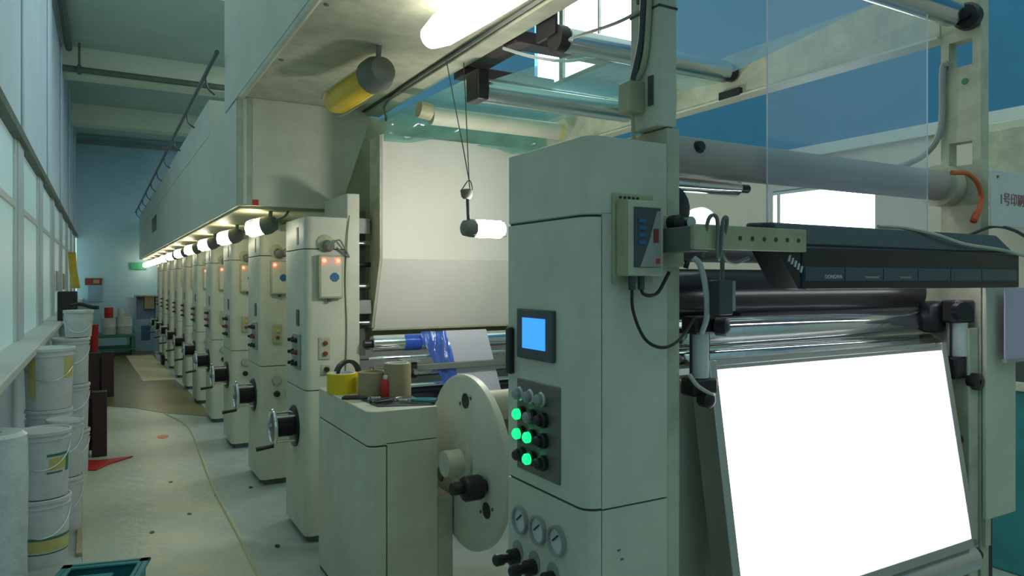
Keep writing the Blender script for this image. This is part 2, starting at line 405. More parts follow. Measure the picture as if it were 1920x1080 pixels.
def horn(t):
    h = MB().lathe([(0.052,0),(0.052,0.006),(0.04,0.012)], (1.185, TY0, 1.825), (0,-1,0), 24).build('siren', 'cream_olive', t)
    MB().lathe([(0.032,0),(0.036,0.03),(0.02,0.045)], (1.195, TY0-0.012, 1.815), (0.2,-1,-0.4), 18).build('siren_horn', 'lamp_grey', h)
    MB().tube([(1.20,TY0-0.03,1.80),(1.26,TY0-0.035,1.845),(1.30,TY0-0.02,1.80),(1.33,TY0-0.02,1.74),(1.29,TY0-0.015,1.77),(1.25,TY0-0.02,1.80)], 0.005, n=6).build('siren_cable', 'lamp_grey', h)
def tower(first):
    t = root('printing_tower', (TX0, TY0, 0), '', 'machine tower', 'printing unit towers along the aisle')
    out = lambda e=0.0: rounded(TX0+e, TY0+e, TX1-e, TY1-e, 0.045, (1, 0, 0, 1))
    MB().prism(rounded(TX0+0.03, TY0+0.03, TX1, TY1-0.03, 0.04, (1,0,0,1)), 'z', 0, 0.05).build('plinth', 'plinth', t)
    MB().prism(out(0.006), 'z', 0.05, TZ-0.01).build('inner_body', 'seam', t)
    MB().prism(out(), 'z', 0.045, 0.925).build('lower_panel', 'cream', t, bevel=0.002)
    MB().prism(out(), 'z', 0.931, 1.785).build('upper_panel', 'cream', t, bevel=0.002)
    MB().prism(out(), 'z', 1.791, TZ).build('top_cap', 'cream', t, bevel=0.003)
    MB().box((TX1, TY0+0.01, 0.02), (TXP, TY1-0.03, 2.14 if first else 2.07)).build('side_frame', 'cream', t, bevel=0.006)
    ym = 4.55
    MB().box((TX0-0.004, ym-0.01, 1.82), (TX0+0.01, ym+0.025, 1.93)).build('slot', 'lamp_grey', t)
    MB().box((TX0-0.004, ym-0.04, 1.315), (TX0+0.01, ym+0.03, 1.415)).build('slot', 'dark_grey', t)
    cp = MB().box((TX0-0.012, 4.47, 1.045), (TX0, 4.66, 1.265)).build('control_panel', 'grey', t, bevel=0.004)
    for k, (yy, zz) in enumerate(((4.62,1.225),(4.53,1.225),(4.62,1.15),(4.53,1.15),(4.62,1.08),(4.53,1.08))):
        MB().lathe([(0.017,0),(0.017,0.012),(0.011,0.014),(0.011,0.034),(0.008,0.036)], (TX0-0.012, yy, zz), (-1,0,0), 14).build('knob', 'black' if k != 3 else 'red_dark', cp)
    handwheel(t, 4.63, 0.675)
    alarm_box(t, 2 if first else 1); horn(t)
    if first:
        b = MB().box((1.145, TY0-0.008, 1.115), (1.215, TY0, 1.25)).build('button_plate', 'cream_worn', t, bevel=0.004)
        for z in (1.215, 1.152): MB().lathe([(0.014,0),(0.014,0.012),(0.009,0.016)], (1.185, TY0-0.008, z), (0,-1,0), 14).build('red_button', 'red_dark', b)
        b = MB().box((1.16, TY0-0.008, 1.02), (1.22, TY0, 1.085)).build('switch_plate', 'cream_worn', t, bevel=0.004)
        MB().lathe([(0.016,0),(0.016,0.02),(0.01,0.03)], (1.192, TY0-0.008, 1.055), (0,-1,0), 14).build('switch_knob', 'black', b)
        MB().tube([(1.335,TY0-0.006,2.0),(1.32,TY0-0.01,1.86),(1.31,TY0-0.006,1.6),(1.318,TY0-0.006,1.3),(1.31,TY0-0.006,1.0)], 0.0035, n=6).build('cable', 'lamp_grey', t)
    else:
        b = MB().box((1.155, TY0-0.02, 1.105), (1.225, TY0, 1.255)).build('indicator_box', 'cream_olive', t, bevel=0.004)
        MB().lathe([(0.014,0),(0.012,0.012)], (1.195, TY0-0.02, 1.205), (0,-1,0), 12).build('yellow_button', 'yellow_lamp', b)
        MB().lathe([(0.014,0),(0.012,0.012)], (1.195, TY0-0.02, 1.15), (0,-1,0), 12).build('red_button', 'red_dark', b)
        g = MB().lathe([(0.037,0),(0.037,0.016),(0.033,0.02)], (1.19, TY0, 0.815), (0,-1,0), 24).build('gauge', 'grey', t)
        MB().lathe([(0.031,0),(0.031,0.002)], (1.19, TY0-0.02, 0.815), (0,-1,0), 24).build('dial', 'cream_worn', g)
        k = MB().lathe([(0.024,0),(0.024,0.02),(0.016,0.024),(0.016,0.045)], (1.19, TY0, 0.71), (0,-1,0), 18).build('regulator_knob', 'black', t)
        MB().box((1.262, TY0-0.006, 0.68), (1.272, TY0, 0.73)).build('small_slot', 'dark_grey', t)
    return t
t1 = tower(True)
t1['label'] = 'nearest cream printing tower, with two red buttons and a blue badge box'
t2 = tower(False); t2.location.y += PITCH
towers = [t1, t2]
for i in range(2, 10):
    c = copy_tree(t2); c.location.y = TY0 + PITCH*i; towers.append(c)
for i in range(1, 10):
    towers[i]['label'] = '%s cream printing tower %s with chrome handwheel' % (ORD[i], 'counting from the front,' if i < 9 else 'at the end of the row')

# ================================================================== dryer hood and overhead platform
HY = 4.93
hood = root('dryer_hood', (0.8, HY, 2.09), 'long cream hood over the tower row with slanted end panel', 'machine hood')
HS = [(0.80, 2.09), (1.45, 2.09), (1.68, 2.80), (1.68, 3.0), (0.80, 3.0)]
MB().prism([(0.81,2.10),(1.44,2.10),(1.66,2.79),(0.81,2.79)], 'y', HY+0.02, 19.0).build('inner_body', 'fascia', hood)
MB().prism([(0.86,2.09),(1.45,2.09),(1.68,2.80),(0.86,2.80)], 'y', HY, HY+0.02).build('end_panel', 'cream', hood, bevel=0.004)
MB().prism([(0.78,HY+0.06),(0.86,HY-0.004),(0.86,HY+0.02),(0.80,HY+0.08)], 'z', 2.09, 2.80).build('corner_trim', 'cream_worn', hood)
yy = HY+0.08; k = 0
while yy < 18.8:
    y2 = min(yy+PITCH, 19.0)
    MB().box((0.775, yy, 2.09), (0.81, y2-0.008, 2.795)).build('side_panel', 'fascia', hood, bevel=0.003)
    if yy > 5.5: MB().box((0.775, yy, 2.80), (1.66, y2-0.008, 3.10)).build('upper_side_panel', 'fascia', hood, bevel=0.003)
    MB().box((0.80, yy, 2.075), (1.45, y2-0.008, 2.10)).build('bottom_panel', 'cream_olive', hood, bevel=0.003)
    yy = y2; k += 1
v = MB().box((0.765, 12.9, 2.42), (0.776, 13.9, 2.66)).build('vent_grille', 'lamp_grey', hood)
for j in range(6): MB().box((0.758, 12.92, 2.44+0.037*j), (0.768, 13.88, 2.455+0.037*j)).build('slat', 'dark_grey', v)
q = PX(457, 381, 0.80)
MB().box((0.86, HY-0.004, 2.09), (0.90, HY, 2.13)).build('red_sticker', 'red', hood)

plat = root('overhead_platform', (0.8, 0.6, 2.8), 'overhead cream platform running above the machine toward the camera', 'platform')
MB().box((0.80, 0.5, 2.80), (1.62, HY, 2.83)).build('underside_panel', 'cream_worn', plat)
MB().box((0.77, 0.5, 2.80), (0.80, 5.5, 3.9)).build('fascia_panel', 'fascia', plat)
MB().box((0.80, 5.0, 2.83), (1.7, 5.5, 3.9)).build('fascia_end', 'fascia', plat)
MB().tube([(0.79, 0.5, 2.79), (0.79, HY-0.05, 2.79)], 0.02, n=8, sub=1).build('edge_rail', 'cream', plat)
MB().box((1.625, 0.5, 2.765), (1.727, 4.92, 2.90)).build('long_beam', 'cream_worn', plat, bevel=0.004)
MB().box((1.605, 0.5, 2.79), (1.63, 5.0, 2.83)).build('beam_groove', 'seam', plat)
MB().tube([(1.60,0.8,2.78),(1.61,2.0,2.785),(1.605,3.2,2.78),(1.62,4.4,2.775),(1.70,4.7,2.70)], 0.009, n=6).build('beam_cable', 'lamp_grey', plat)
for yb in (1.3, 2.2, 3.1, 4.0):
    MB().lathe([(0.012,0),(0.012,0.006)], (0.85, yb, 2.80), (0,0,-1), 10).build('bolt', 'lamp_grey', plat)

rail = root('pipe_rail', (0.70, 5.3, 2.9), 'thin dark pipe rail running along the top of the hood', 'rail')
MB().tube([(0.70, 5.35, 3.19), (0.70, 19.0, 3.19)], 0.016, n=10, sub=1).build('pipe', 'dark_grey', rail)
yy = 6.0
while yy < 19:
    MB().tube([(0.70,yy,3.19),(0.715,yy+0.01,3.10),(0.772,yy+0.02,3.05)], 0.008, n=6).build('bracket', 'dark_grey', rail); yy += 1.41

# jar lamps under the hood
LX, LZ = 0.985, 1.975
def jar_lamp(base, ax, label, cat_grp, glow, R=0.052, L=0.17, guard=True, stem_to=None, cap='lamp_grey'):
    t = root('jar_lamp', base, label, 'lamp', cat_grp)
    ax = Vector(ax).normalized(); b = Vector(base)
    MB().lathe([(0.3*R,-1.5*R),(0.85*R,-1.3*R),(1.15*R,-0.5*R),(1.15*R,0.25*R),(0.95*R,0.3*R)], b, ax, 20).build('lamp_cap', cap, t)
    MB().lathe([(0.86*R,0.25*R),(0.98*R,0.5*R),(R,L*0.5),(R*0.96,L*0.85),(R*0.7,L*0.98),(0,L)], b, ax, 20).build('glass_jar', glow, t)
    if guard:
        u = ax.orthogonal().normalized(); w = ax.cross(u)
        for k in range(3):
            a = 2*math.pi*k/3; dd = u*math.cos(a)+w*math.sin(a)
            MB().tube([b+dd*R*1.12, b+ax*L*0.9+dd*R*1.1, b+ax*L*1.08], 0.0035, n=5, sub=4).build('guard_wire', 'steel', t)
    if stem_to is not None:
        MB().cyl(b-ax*0.5*R, stem_to, 0.014, n=10).build('stem', cap, t)
    return t
hl = None
for i in range(11):
    yb = 5.13 + 1.40*i
    if i == 0:
        hl = jar_lamp((LX, yb, LZ), (-0.75, 0.62, -0.22), '', 'lit jar lamps under the hood', 'jar_glow', 0.055, 0.14, True, (LX+0.03, yb-0.02, 2.09))
        MB().tube([(LX+0.03, yb-0.04, 2.0), (LX+0.1, yb-0.1, 2.03), (LX+0.14, yb-0.1, 2.09)], 0.008, n=6).build('lamp_cable', 'lamp_grey', hl)
        o = hl
    else:
        o = copy_tree(hl); o.location.y = yb
    o['label'] = '%s glowing jar lamp hanging under the hood' % (ORD[i] + (' of the row' if i == 0 else ', counting from the front,') if i < 9 else ('tenth, next to last' if i == 9 else 'last and smallest'))

jar_lamp((1.235, 3.60, 2.665), (-0.16, 1, -0.10), 'unlit yellow jar lamp with grey cap under the platform', None, 'yellow_lamp', 0.08, 0.50, True, (1.235, 3.52, 2.80))
jar_lamp((1.355, 2.10, 2.71), (-0.10, 1, -0.035), 'bright white lamp glowing under the platform at the top edge', None, 'tube_glow', 0.075, 0.86, False, (1.355, 2.05, 2.80))

# ================================================================== rear of the print station
un = root('unit_frame', (1.42, 5.0, 0), 'dim frame of the nearest print unit behind the white oven', 'machine frame')
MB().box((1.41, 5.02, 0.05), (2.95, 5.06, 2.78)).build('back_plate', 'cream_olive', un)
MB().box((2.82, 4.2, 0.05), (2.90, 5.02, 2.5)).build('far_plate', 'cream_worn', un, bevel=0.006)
MB().box((1.43, 4.6, 1.1), (1.52, 4.66, 2.06)).build('inner_post', 'plinth', un)
for k, z in enumerate((1.32, 1.42, 1.56, 1.70, 1.84, 1.98)):
    MB().cyl((1.41, 4.55, z), (1.54, 4.55, z), 0.016, n=10).build('rung', 'black' if k % 2 else 'steel', un)
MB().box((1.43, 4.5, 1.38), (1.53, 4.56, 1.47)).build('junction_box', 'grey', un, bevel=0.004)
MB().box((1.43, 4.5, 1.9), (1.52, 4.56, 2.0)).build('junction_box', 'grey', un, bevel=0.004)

ov = root('drying_oven', (1.545, 4.36, 1.28), 'white drying oven box lit by the hanging lamp', 'oven')
OY = 4.36
MB().prism([(OY,2.53),(OY,1.736),(OY+0.16,1.28),(OY+0.36,1.28),(OY+0.22,1.736),(OY+0.22,2.53)], 'x', 1.552, 2.81).build('shell', 'oven', ov, smooth=False)
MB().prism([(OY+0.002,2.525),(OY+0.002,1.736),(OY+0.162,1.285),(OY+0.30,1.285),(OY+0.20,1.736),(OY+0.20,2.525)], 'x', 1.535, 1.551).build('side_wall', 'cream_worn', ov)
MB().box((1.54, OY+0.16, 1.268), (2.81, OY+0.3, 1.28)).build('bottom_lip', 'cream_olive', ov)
def crump(u, v):
    x = 1.56 + 1.2*u; z = 2.66 - 0.15*v - 0.03*math.sin(9*u+1)*v
    return (x, OY-0.03-0.03*math.sin(13*u+5*v)-0.02*math.sin(31*u), z)
tag(MB().grid(crump, 40, 6).build('torn_film', 'film_green'), 'crumpled greenish film scrap draped over the top of the oven', 'film')

# rollers of the print unit, left end at the first tower's frame
def roller(name, y, z, r, x0, x1, mat, label, parent_mat='black', grp=None, shaft=0.5):
    t = root(name, (x0, y, z-r), label, 'roller', grp)
    MB().lathe([(r*0.9,0),(r,0.006),(r,x1-x0-0.006),(r*0.9,x1-x0)], (x0, y, z), (1,0,0), 32).build('barrel', mat, t)
    MB().cyl((x0-0.05, y, z), (x0, y, z), r*shaft, n=16).build('journal', parent_mat, t)
    MB().cyl((x1, y, z), (x1+0.05, y, z), r*shaft, n=16).build('journal', parent_mat, t)
    return t
roller('print_roller', 4.33, 1.20, 0.052, 1.47, 2.76, 'chrome', 'shiny roller directly under the white oven', grp='print unit rollers')
roller('guide_bar', 4.24, 1.115, 0.012, 1.42, 2.80, 'chrome', 'thin chrome bar under the shiny roller of the print unit', grp='print unit rollers')
roller('print_roller', 4.30, 1.02, 0.04, 1.45, 2.78, 'steel', 'dull steel roller below the thin chrome bar', grp='print unit rollers')
roller('guide_bar', 4.20, 0.94, 0.013, 1.45, 2.80, 'chrome', 'lower thin bar behind the cardboard rings', grp='print unit rollers')
roller('print_roller', 4.30, 0.85, 0.065, 1.45, 2.78, 'black_rubber', 'black rubber roller behind the cream bench cabinet', grp='print unit rollers')
tag(MB().box((1.42, 4.14, 1.035), (2.80, 4.17, 1.075)).build('cross_beam', 'lamp_grey', bevel=0.004), 'grey green cross beam in front of the print unit rollers', 'beam')
tag(MB().box((1.42, 4.75, 0.6), (2.80, 4.8, 1.12)).build('ink_tray', 'grey', bevel=0.006), 'dark ink tray behind the print unit rollers', 'tray')
cl = root('roller_clamp', (1.60, 4.17, 0.98), 'dark clamp block with pale top on the cross beam', 'clamp')
MB().box((1.57, 4.08, 1.0), (1.68, 4.16, 1.10)).build('block', 'black', cl, bevel=0.01)
MB().box((1.575, 4.07, 1.10), (1.69, 4.16, 1.115)).build('pale_plate', 'aluminium', cl)
MB().lathe([(0.02,0),(0.014,0.03)], (1.655, 4.08, 1.04), (0,-1,0), 14).build('bolt', 'steel', cl)
# white web and blue strip
def web(x0, x1, xs0, xs1, zt, zb, y0, y1, wob):
    def fn(u, v):
        a = x0+(xs0-x0)*v; b = x1+(xs1-x1)*v
        return (a+(b-a)*u, y0+(y1-y0)*v-0.01+wob*math.sin(9*u+7*v), zt+(zb-zt)*v)
    return fn
tag(MB().grid(web(1.93, 2.245, 1.97, 2.30, 1.27, 0.80, 4.27, 4.12, 0.002), 10, 16).build('film_web', 'film_white'), 'white film web running down over the print unit rollers', 'film')
tag(MB().grid(web(1.77, 1.945, 1.90, 2.00, 1.27, 0.84, 4.262, 4.10, 0.012), 14, 20).build('film_strip', 'film_blue'), 'crumpled blue film strip twisted over the rollers', 'film')
tag(MB().grid(lambda u, v: (1.68+0.11*u, 4.33-0.056*math.cos(2.4*v-1.2)-0.002, 1.20-0.056*math.sin(2.4*v-1.2)), 6, 14).build('film_wrap', 'film_blue'), 'torn blue film patch stuck on the shiny roller', 'film')

# ================================================================== overhead rollers and film
roller('overhead_roller', 2.66, 2.675, 0.055, 1.80, 2.80, 'roller', 'highest overhead roller with black end near the bright window', grp='overhead guide rollers', shaft=0.8)
roller('overhead_roller', 3.45, 2.625, 0.06, 1.80, 2.80, 'roller', 'middle overhead roller with dark block at its left end', grp='overhead guide rollers', shaft=0.6)
t = root('overhead_beam', (1.75, 4.1, 2.6), 'cream overhead cross tube nearest the white oven', 'beam')
MB().cyl((1.74, 4.02, 2.60), (2.66, 4.02, 2.60), 0.055, n=28).build('tube', 'cream', t)
MB().cyl((2.66, 4.02, 2.60), (2.69, 4.02, 2.60), 0.058, n=28).build('end_collar', 'pail_yellow', t)
MB().cyl((1.66, 4.02, 2.63), (1.74, 4.02, 2.62), 0.05, n=20).build('end_cap', 'cream_olive', t)
tag(MB().box((1.72, 3.36, 2.56), (1.79, 3.50, 2.72)).build('bearing_block', 'black', bevel=0.008), 'dark bearing block at the left end of the middle overhead roller', 'bearing')
tag(MB().cyl((1.745, 2.66, 2.675), (1.795, 2.66, 2.675), 0.06, n=24).box((1.735, 2.64, 2.69), (1.75, 2.80, 2.80)).build('bearing_block', 'black'), 'dark bearing block at the left end of the highest overhead roller', 'bearing')
tag(MB().box((1.74, 3.58, 2.74), (2.35, 3.70, 2.80)).box((1.74, 3.0, 2.76), (2.35, 3.12, 2.82)).box((1.74, 3.12, 2.79), (1.9, 3.58, 2.81)).build('cable_tray', 'maroon', bevel=0.006), 'dark tray of beams under the platform beside the overhead rollers', 'tray')
tag(MB().tube([(1.73,3.1,2.75),(1.80,2.95,2.68),(1.92,2.85,2.65),(2.04,2.8,2.67),(2.2,2.75,2.71)], 0.008, n=6).build('white_cable', 'sign_white'), 'pale cable sagging in front of the dark tray', 'cable')
def sheet(c):      # four corners: bilinear patch
    c = [Vector(p) for p in c]
    return lambda u, v: (c[0]*(1-u)*(1-v)+c[1]*u*(1-v)+c[2]*u*v+c[3]*(1-u)*v)
tag(MB().grid(sheet([(1.84,2.66,2.615),(2.76,2.66,2.615),(2.76,3.45,2.69),(1.84,3.45,2.69)]), 4, 8).build('film_web', 'film_green'), 'greenish film stretched between the two overhead rollers', 'film')
tag(MB().grid(sheet([(1.72,3.45,2.69),(2.76,3.45,2.69),(2.76,4.9,2.73),(1.70,4.9,2.73)]), 4, 8).build('film_web', 'film_green'), 'greenish film leading from the middle overhead roller to the oven', 'film')
tag(MB().grid(sheet([(1.60,1.50,2.70),(2.60,1.50,2.70),(2.60,2.42,2.587),(2.0,2.42,2.60)]), 6, 10).build('film_web', 'film_blueish'), 'clear bluish film sloping overhead behind the near top roller', 'film')
tag(MB().grid(sheet([(1.75,1.495,2.60),(2.59,1.495,2.60),(2.59,1.495,1.72),(1.75,1.495,1.72)]), 6, 14).build('film_web', 'film_clear'), 'clear film hanging vertically before the thick tie tube', 'film')
fe = bpy.data.objects['film_web.00%d' % (sum(o.name.startswith('film_web') for o in bpy.data.objects)-1)]
for xe in (1.75, 2.59): MB().box((xe-0.002, 1.4935, 1.72), (xe+0.002, 1.4965, 2.56)).build('film_edge_glint', 'film_white', fe)  # pale strips that draw the bright glint along both film edges
tag(MB().grid(sheet([(1.68,1.535,1.50),(2.59,1.535,1.50),(2.59,1.52,1.345),(1.69,1.52,1.345)]), 6, 6).build('film_web', 'film_thin'), 'thin clear film crossing the chrome rollers above the light box', 'film')

# pendant lamp
PYY = 3.45; q_ = PYY/3.0
pl = root('pendant_lamp', (1.82, PYY, 1.8), 'small glowing caged lamp hanging on wires before the oven', 'lamp')
c0 = PY(882, 428, PYY); ax = Vector((1, 0.05, 0.0))
MB().lathe([(0.02*q_,-0.045*q_),(0.036*q_,-0.035*q_),(0.042*q_,0),(0.042*q_,0.02*q_),(0.036*q_,0.024*q_)], c0, ax, 20).build('lamp_cap', 'lamp_grey', pl)
MB().lathe([(0.036*q_,0.02*q_),(0.042*q_,0.035*q_),(0.042*q_,0.16*q_),(0.032*q_,0.178*q_),(0,0.182*q_)], c0, ax, 20).build('glass_jar', 'pendant_glow', pl)
for k in range(4):
    a = math.pi/4+math.pi/2*k; dd = Vector((0, math.cos(a), math.sin(a)))*0.047*q_
    MB().tube([c0+dd, c0+ax*0.18*q_+dd], 0.003, n=5, sub=1).build('guard_wire', 'steel', pl)
c1 = PY(875, 362, PYY)
MB().cyl(c0+Vector((-0.01,0,0.03)), c1+Vector((0.005,0,-0.01)), 0.010, n=10).build('arm', 'dark_grey', pl)
MB().lathe([(0.018,-0.032),(0.028,-0.022),(0.035,0.014),(0.016,0.022)], c1, (0,0,1), 16).build('junction', 'lamp_grey', pl)
c2 = PY(836, 160, PYY); c3 = PY(869, 105, PYY); c3.z = max(c3.z, 2.772); c2.z = max(c2.z, 2.772)
MB().tube([c1+Vector((0,0,0.02)), c1+Vector((0.014,0,0.07)), c2], 0.003, n=5, sub=3).build('hanging_wire', 'dark_grey', pl)
MB().tube([c1+Vector((0.014,0,0.07)), c3], 0.003, n=5, sub=3).build('hanging_wire', 'dark_grey', pl)
MB().tube([c1+Vector((-0.035,0,0.01)), c1+Vector((0.017,0,0.07)), c1+Vector((0.035,0,0.0)), c1], 0.003, n=5).build('wire_loop', 'dark_grey', pl)

# ================================================================== bench cabinet with unwind disc
BX0, BX1, BY0, BY1, BZ = 1.05, 1.39, 3.135, 3.99, 1.0
bc = root('bench_cabinet', (BX0, BY0, 0), 'waist-high cream machine cabinet with tools on its flat top', 'cabinet')
o2 = lambda e=0: rounded(BX0+e, BY0+e, BX1-e, BY1-e, 0.04, (1,0,0,0))
MB().prism(o2(0.006), 'z', 0.0, BZ-0.02).build('inner_body', 'seam', bc)
MB().prism(rounded(BX0, BY0, BX0+0.085, BY1, 0.04, (1,0,0,0)), 'z', 0.02, 0.835).build('side_door', 'cream', bc, bevel=0.002)
MB().box((BX0+0.09, BY0, 0.02), (BX1, BY1, 0.84)).build('front_panel', 'cream', bc)
MB().prism(o2(), 'z', 0.842, BZ).build('top_section', 'cream', bc, bevel=0.004)
MB().box((BX0+0.085, BY0, 0.84), (BX1, BY0+0.02, 0.85)).build('front_strip', 'cream', bc)
tz = BZ
tag(MB().prism([(1.13,3.24),(1.38,3.155),(1.388,3.60),(1.12,3.62)], 'z', tz, tz+0.004).build('rubber_mat', 'dark_grey'), 'dark rubber mat on top of the bench cabinet', 'mat')
def tape(base, ro, ri, h, mo, mi, label, upright=False):
    t = root('tape_roll', base, label, 'tape roll', 'rolls on the bench cabinet')
    b = Vector(base)
    if upright:
        MB().ring(b+Vector((0,0,ro)), (0.35,-1,0), ro, ri, h, 36).build('tape_ring', mo, t)
    else:
        MB().ring(b, (0,0,1), ro, ri+0.008, h, 36).build('tape_ring', mo, t)
        MB().ring(b, (0,0,1), ri+0.008, ri, h+0.002, 36).build('core', mi, t)
    return t
tape((1.115, 3.755, tz), 0.082, 0.06, 0.105, 'yellow', 'sign_white', 'bright yellow tape roll lying on the bench cabinet')
tape((1.165, 3.86, tz), 0.082, 0.064, 0.03, 'black', 'black', 'black ring standing upright behind the yellow tape roll', True)
tr = tape((1.235, 3.62, tz+0.004), 0.075, 0.055, 0.115, 'tape_beige', 'tape_beige', 'shorter beige cardboard ring roll next to the yellow tape')
tr = tape((1.335, 3.52, tz+0.004), 0.07, 0.05, 0.165, 'tape_beige', 'sign_white', 'taller beige cardboard roll beside the red bottle')
rb = root('red_bottle', (1.262, 3.50, tz+0.004), 'small red bottle with pale cap between the two cardboard rolls', 'bottle')
MB().lathe([(0.019,0),(0.021,0.01),(0.021,0.075),(0.012,0.09)], (1.262, 3.50, tz+0.004), (0,0,1), 18).build('bottle_body', 'red', rb)
MB().lathe([(0.012,0.09),(0.012,0.105),(0.008,0.108)], (1.262, 3.50, tz+0.004), (0,0,1), 14).build('bottle_cap', 'sign_white', rb)
def pliers(x, y, a, label, ma):
    t = root('pliers', (x, y, tz+0.006), label, 'pliers', 'hand tools on the bench cabinet')
    R = Matrix.Rotation(a, 3, 'Z'); P = lambda u, v, w=0.018: Vector((x, y, tz)) + R @ Vector((u, v, w))
    MB().tube([P(0,0), P(-0.04,0.018), P(-0.10,0.022), P(-0.13,0.015)], 0.008, n=8).build('handle', ma, t)
    MB().tube([P(0,0), P(-0.04,-0.018), P(-0.10,-0.022), P(-0.13,-0.015)], 0.008, n=8).build('handle', ma, t)
    MB().lathe([(0.013,0),(0.013,0.016)], P(0,0,0.008), (0,0,1), 14).build('pivot', 'steel', t)
    MB().obox(P(0.03,0,0.016), (0.05,0.016,0.014), R).build('jaw', 'steel', t, bevel=0.003)
pliers(1.24, 3.33, 0.4, 'open dark-handled pliers on the middle of the rubber mat', 'black')
pliers(1.15, 3.42, -0.5, 'black-handled pliers near the aisle edge of the bench cabinet', 'black')
pliers(1.30, 3.26, 2.6, 'teal-handled pliers at the front edge of the rubber mat', 'teal')

dk = root('unwind_disc', (1.50, 3.04, 0.3), 'large round cream disc plate with black knob beside the bench cabinet', 'machine disc')
DC = Vector((1.48, 3.04, 0.745))
MB().lathe([(0.395,0),(0.407,0.008),(0.407,0.038),(0.395,0.046)], DC, (1,0,0), 72).build('disc_plate', 'cream', dk)
MB().lathe([(0.10,0),(0.10,0.012),(0.088,0.02)], DC, (-1,0,0), 36).build('hub_flange', 'cream_worn', dk)
MB().cyl(DC+Vector((-0.02,0,0)), DC+Vector((-0.10,0,0)), 0.06, n=28).build('hub_shaft', 'cream', dk)
for a in (95, 215, 335):
    p = DC+Vector((0, 0.29*math.cos(math.radians(a)), 0.29*math.sin(math.radians(a))))
    MB().lathe([(0.036,0),(0.036,0.003)], p, (-1,0,0), 20).build('slot_hole', 'black', dk)
    for s in (-1, 1): MB().lathe([(0.008,0),(0.008,0.004)], p+Vector((0, s*0.055, -s*0.02)), (-1,0,0), 8).build('bolt_hole', 'plinth', dk)
kp = DC+Vector((0, -0.225, -0.06))
k = MB().lathe([(0.05,0.02),(0.055,0.03),(0.055,0.105),(0.045,0.112)], kp, (-1,0,0), 12).build('clamp_knob', 'black', dk, bevel=0.004)
MB().cyl(kp, kp+Vector((-0.03,0,0)), 0.03, n=16).build('knob_neck', 'black', k)
MB().cyl(kp+Vector((-0.112,0.01,0.005)), kp+Vector((-0.16,0.01,0.005)), 0.028, n=12).build('knob_tip', 'black', k)
p = DC+Vector((0.046, -0.10, 0.27))
MB().cyl(p, p+Vector((1.15,0,0)), 0.07, n=28).build('spool_shaft', 'cream_worn', dk)
MB().cyl(DC+Vector((0.046,0,0)), DC+Vector((1.25,0,0)), 0.06, n=24).build('main_shaft', 'steel', dk)
MB().cyl(DC+Vector((0.046,-0.17,-0.2)), DC+Vector((1.2,-0.17,-0.2)), 0.05, n=24).build('lower_shaft', 'dark_grey', dk)
MB().lathe([(0.395,0),(0.407,0.008),(0.407,0.038),(0.395,0.046)], DC+Vector((1.2,0,0)), (1,0,0), 48).build('far_disc_plate', 'cream_worn', dk)
tag(MB().prism([(1.392,3.14),(1.475,3.14),(1.475,3.9),(1.392,3.9)], 'z', 0, 0.56).build('disc_bracket', 'cream_worn', bevel=0.005), 'low cream bracket between the bench cabinet and the disc', 'bracket')
tag(MB().tube([(1.55,2.55,0.02),(1.75,2.45,0.02),(2.1,2.6,0.02)], 0.018, n=8).build('black_hose', 'black'), 'black hose on the floor behind the control cabinet', 'hose')

# ================================================================== control cabinet
CX0, CX1, CY0, CY1, CZ = 1.05, 1.313, 1.453, 1.85, 1.965
cc = root('control_cabinet', (CX0, CY0, 0), 'tall cream control cabinet with blue screen and green buttons', 'control cabinet')
o3 = lambda e=0: rounded(CX0+e, CY0+e, CX1-e, CY1-e, 0.042, (1,0,0,0), 8)
XS = CX0+0.047
MB().prism(o3(0.005), 'z', 0, CZ-0.01).build('inner_body', 'seam', cc)
MB().prism(o3(), 'z', 1.765, CZ).build('top_cap', 'cream', cc, bevel=0.004)
def doorpoly():
    p = [(XS-0.003, CY0)]
    pts = rounded(CX0, CY0, CX0+0.2, CY1, 0.042, (1,0,0,0), 8)[:9]
    return pts[:-1] + [(CX0+0.042, CY0), (XS-0.003, CY0), (XS-0.003, CY0+0.02), (CX0+0.02, CY0+0.06), (CX0+0.02, CY1), (CX0, CY1)]
MB().prism(doorpoly(), 'z', 1.024, 1.759).build('door', 'cream', cc)
MB().box((XS, CY0, 1.0205), (CX1, CY0+0.02, 1.77)).build('front_panel', 'cream', cc)
MB().prism(doorpoly(), 'z', 0.04, 1.017).build('lower_door', 'cream', cc)
MB().box((XS, CY0, 0.04), (CX1, CY0+0.02, 1.0155)).build('lower_front_panel', 'cream', cc)
sc = MB().box((CX0-0.012, 1.592, 1.378), (CX0, 1.783, 1.518)).build('screen', 'dark_grey', cc, bevel=0.004)
MB().box((CX0-0.014, 1.628, 1.408), (CX0-0.011, 1.747, 1.494)).build('display', 'blue_screen', sc)
bp = MB().box((CX0-0.005, 1.57, 1.058), (CX0, 1.792, 1.316)).build('button_panel', 'panel_grey', cc, bevel=0.003)
for r, z in enumerate((1.276, 1.219, 1.163, 1.103)):
    for c, yy in enumerate((1.757, 1.70, 1.642)):
        lit = (r, c) in ((1,0),(2,0),(2,1),(3,1))
        b = MB().lathe([(0.021,0),(0.021,0.012),(0.017,0.016)], (CX0-0.005, yy, z), (-1,0,0), 18).build('button_collar', 'steel' if r == 0 else 'black', bp)
        mat = 'green_led' if lit else ('grey' if (r == 0 or (r, c) == (1, 1)) else 'black')
        MB().lathe([(0.0155,0.016),(0.0155,0.026),(0.010,0.032),(0,0.033)], (CX0-0.005, yy, z), (-1,0,0), 18).build('green_button' if lit else 'button', mat, b)
MB().box((CX0-0.018, 1.812, 1.325), (CX0-0.0, 1.84, 1.462)).build('door_handle', 'black', cc, bevel=0.006)
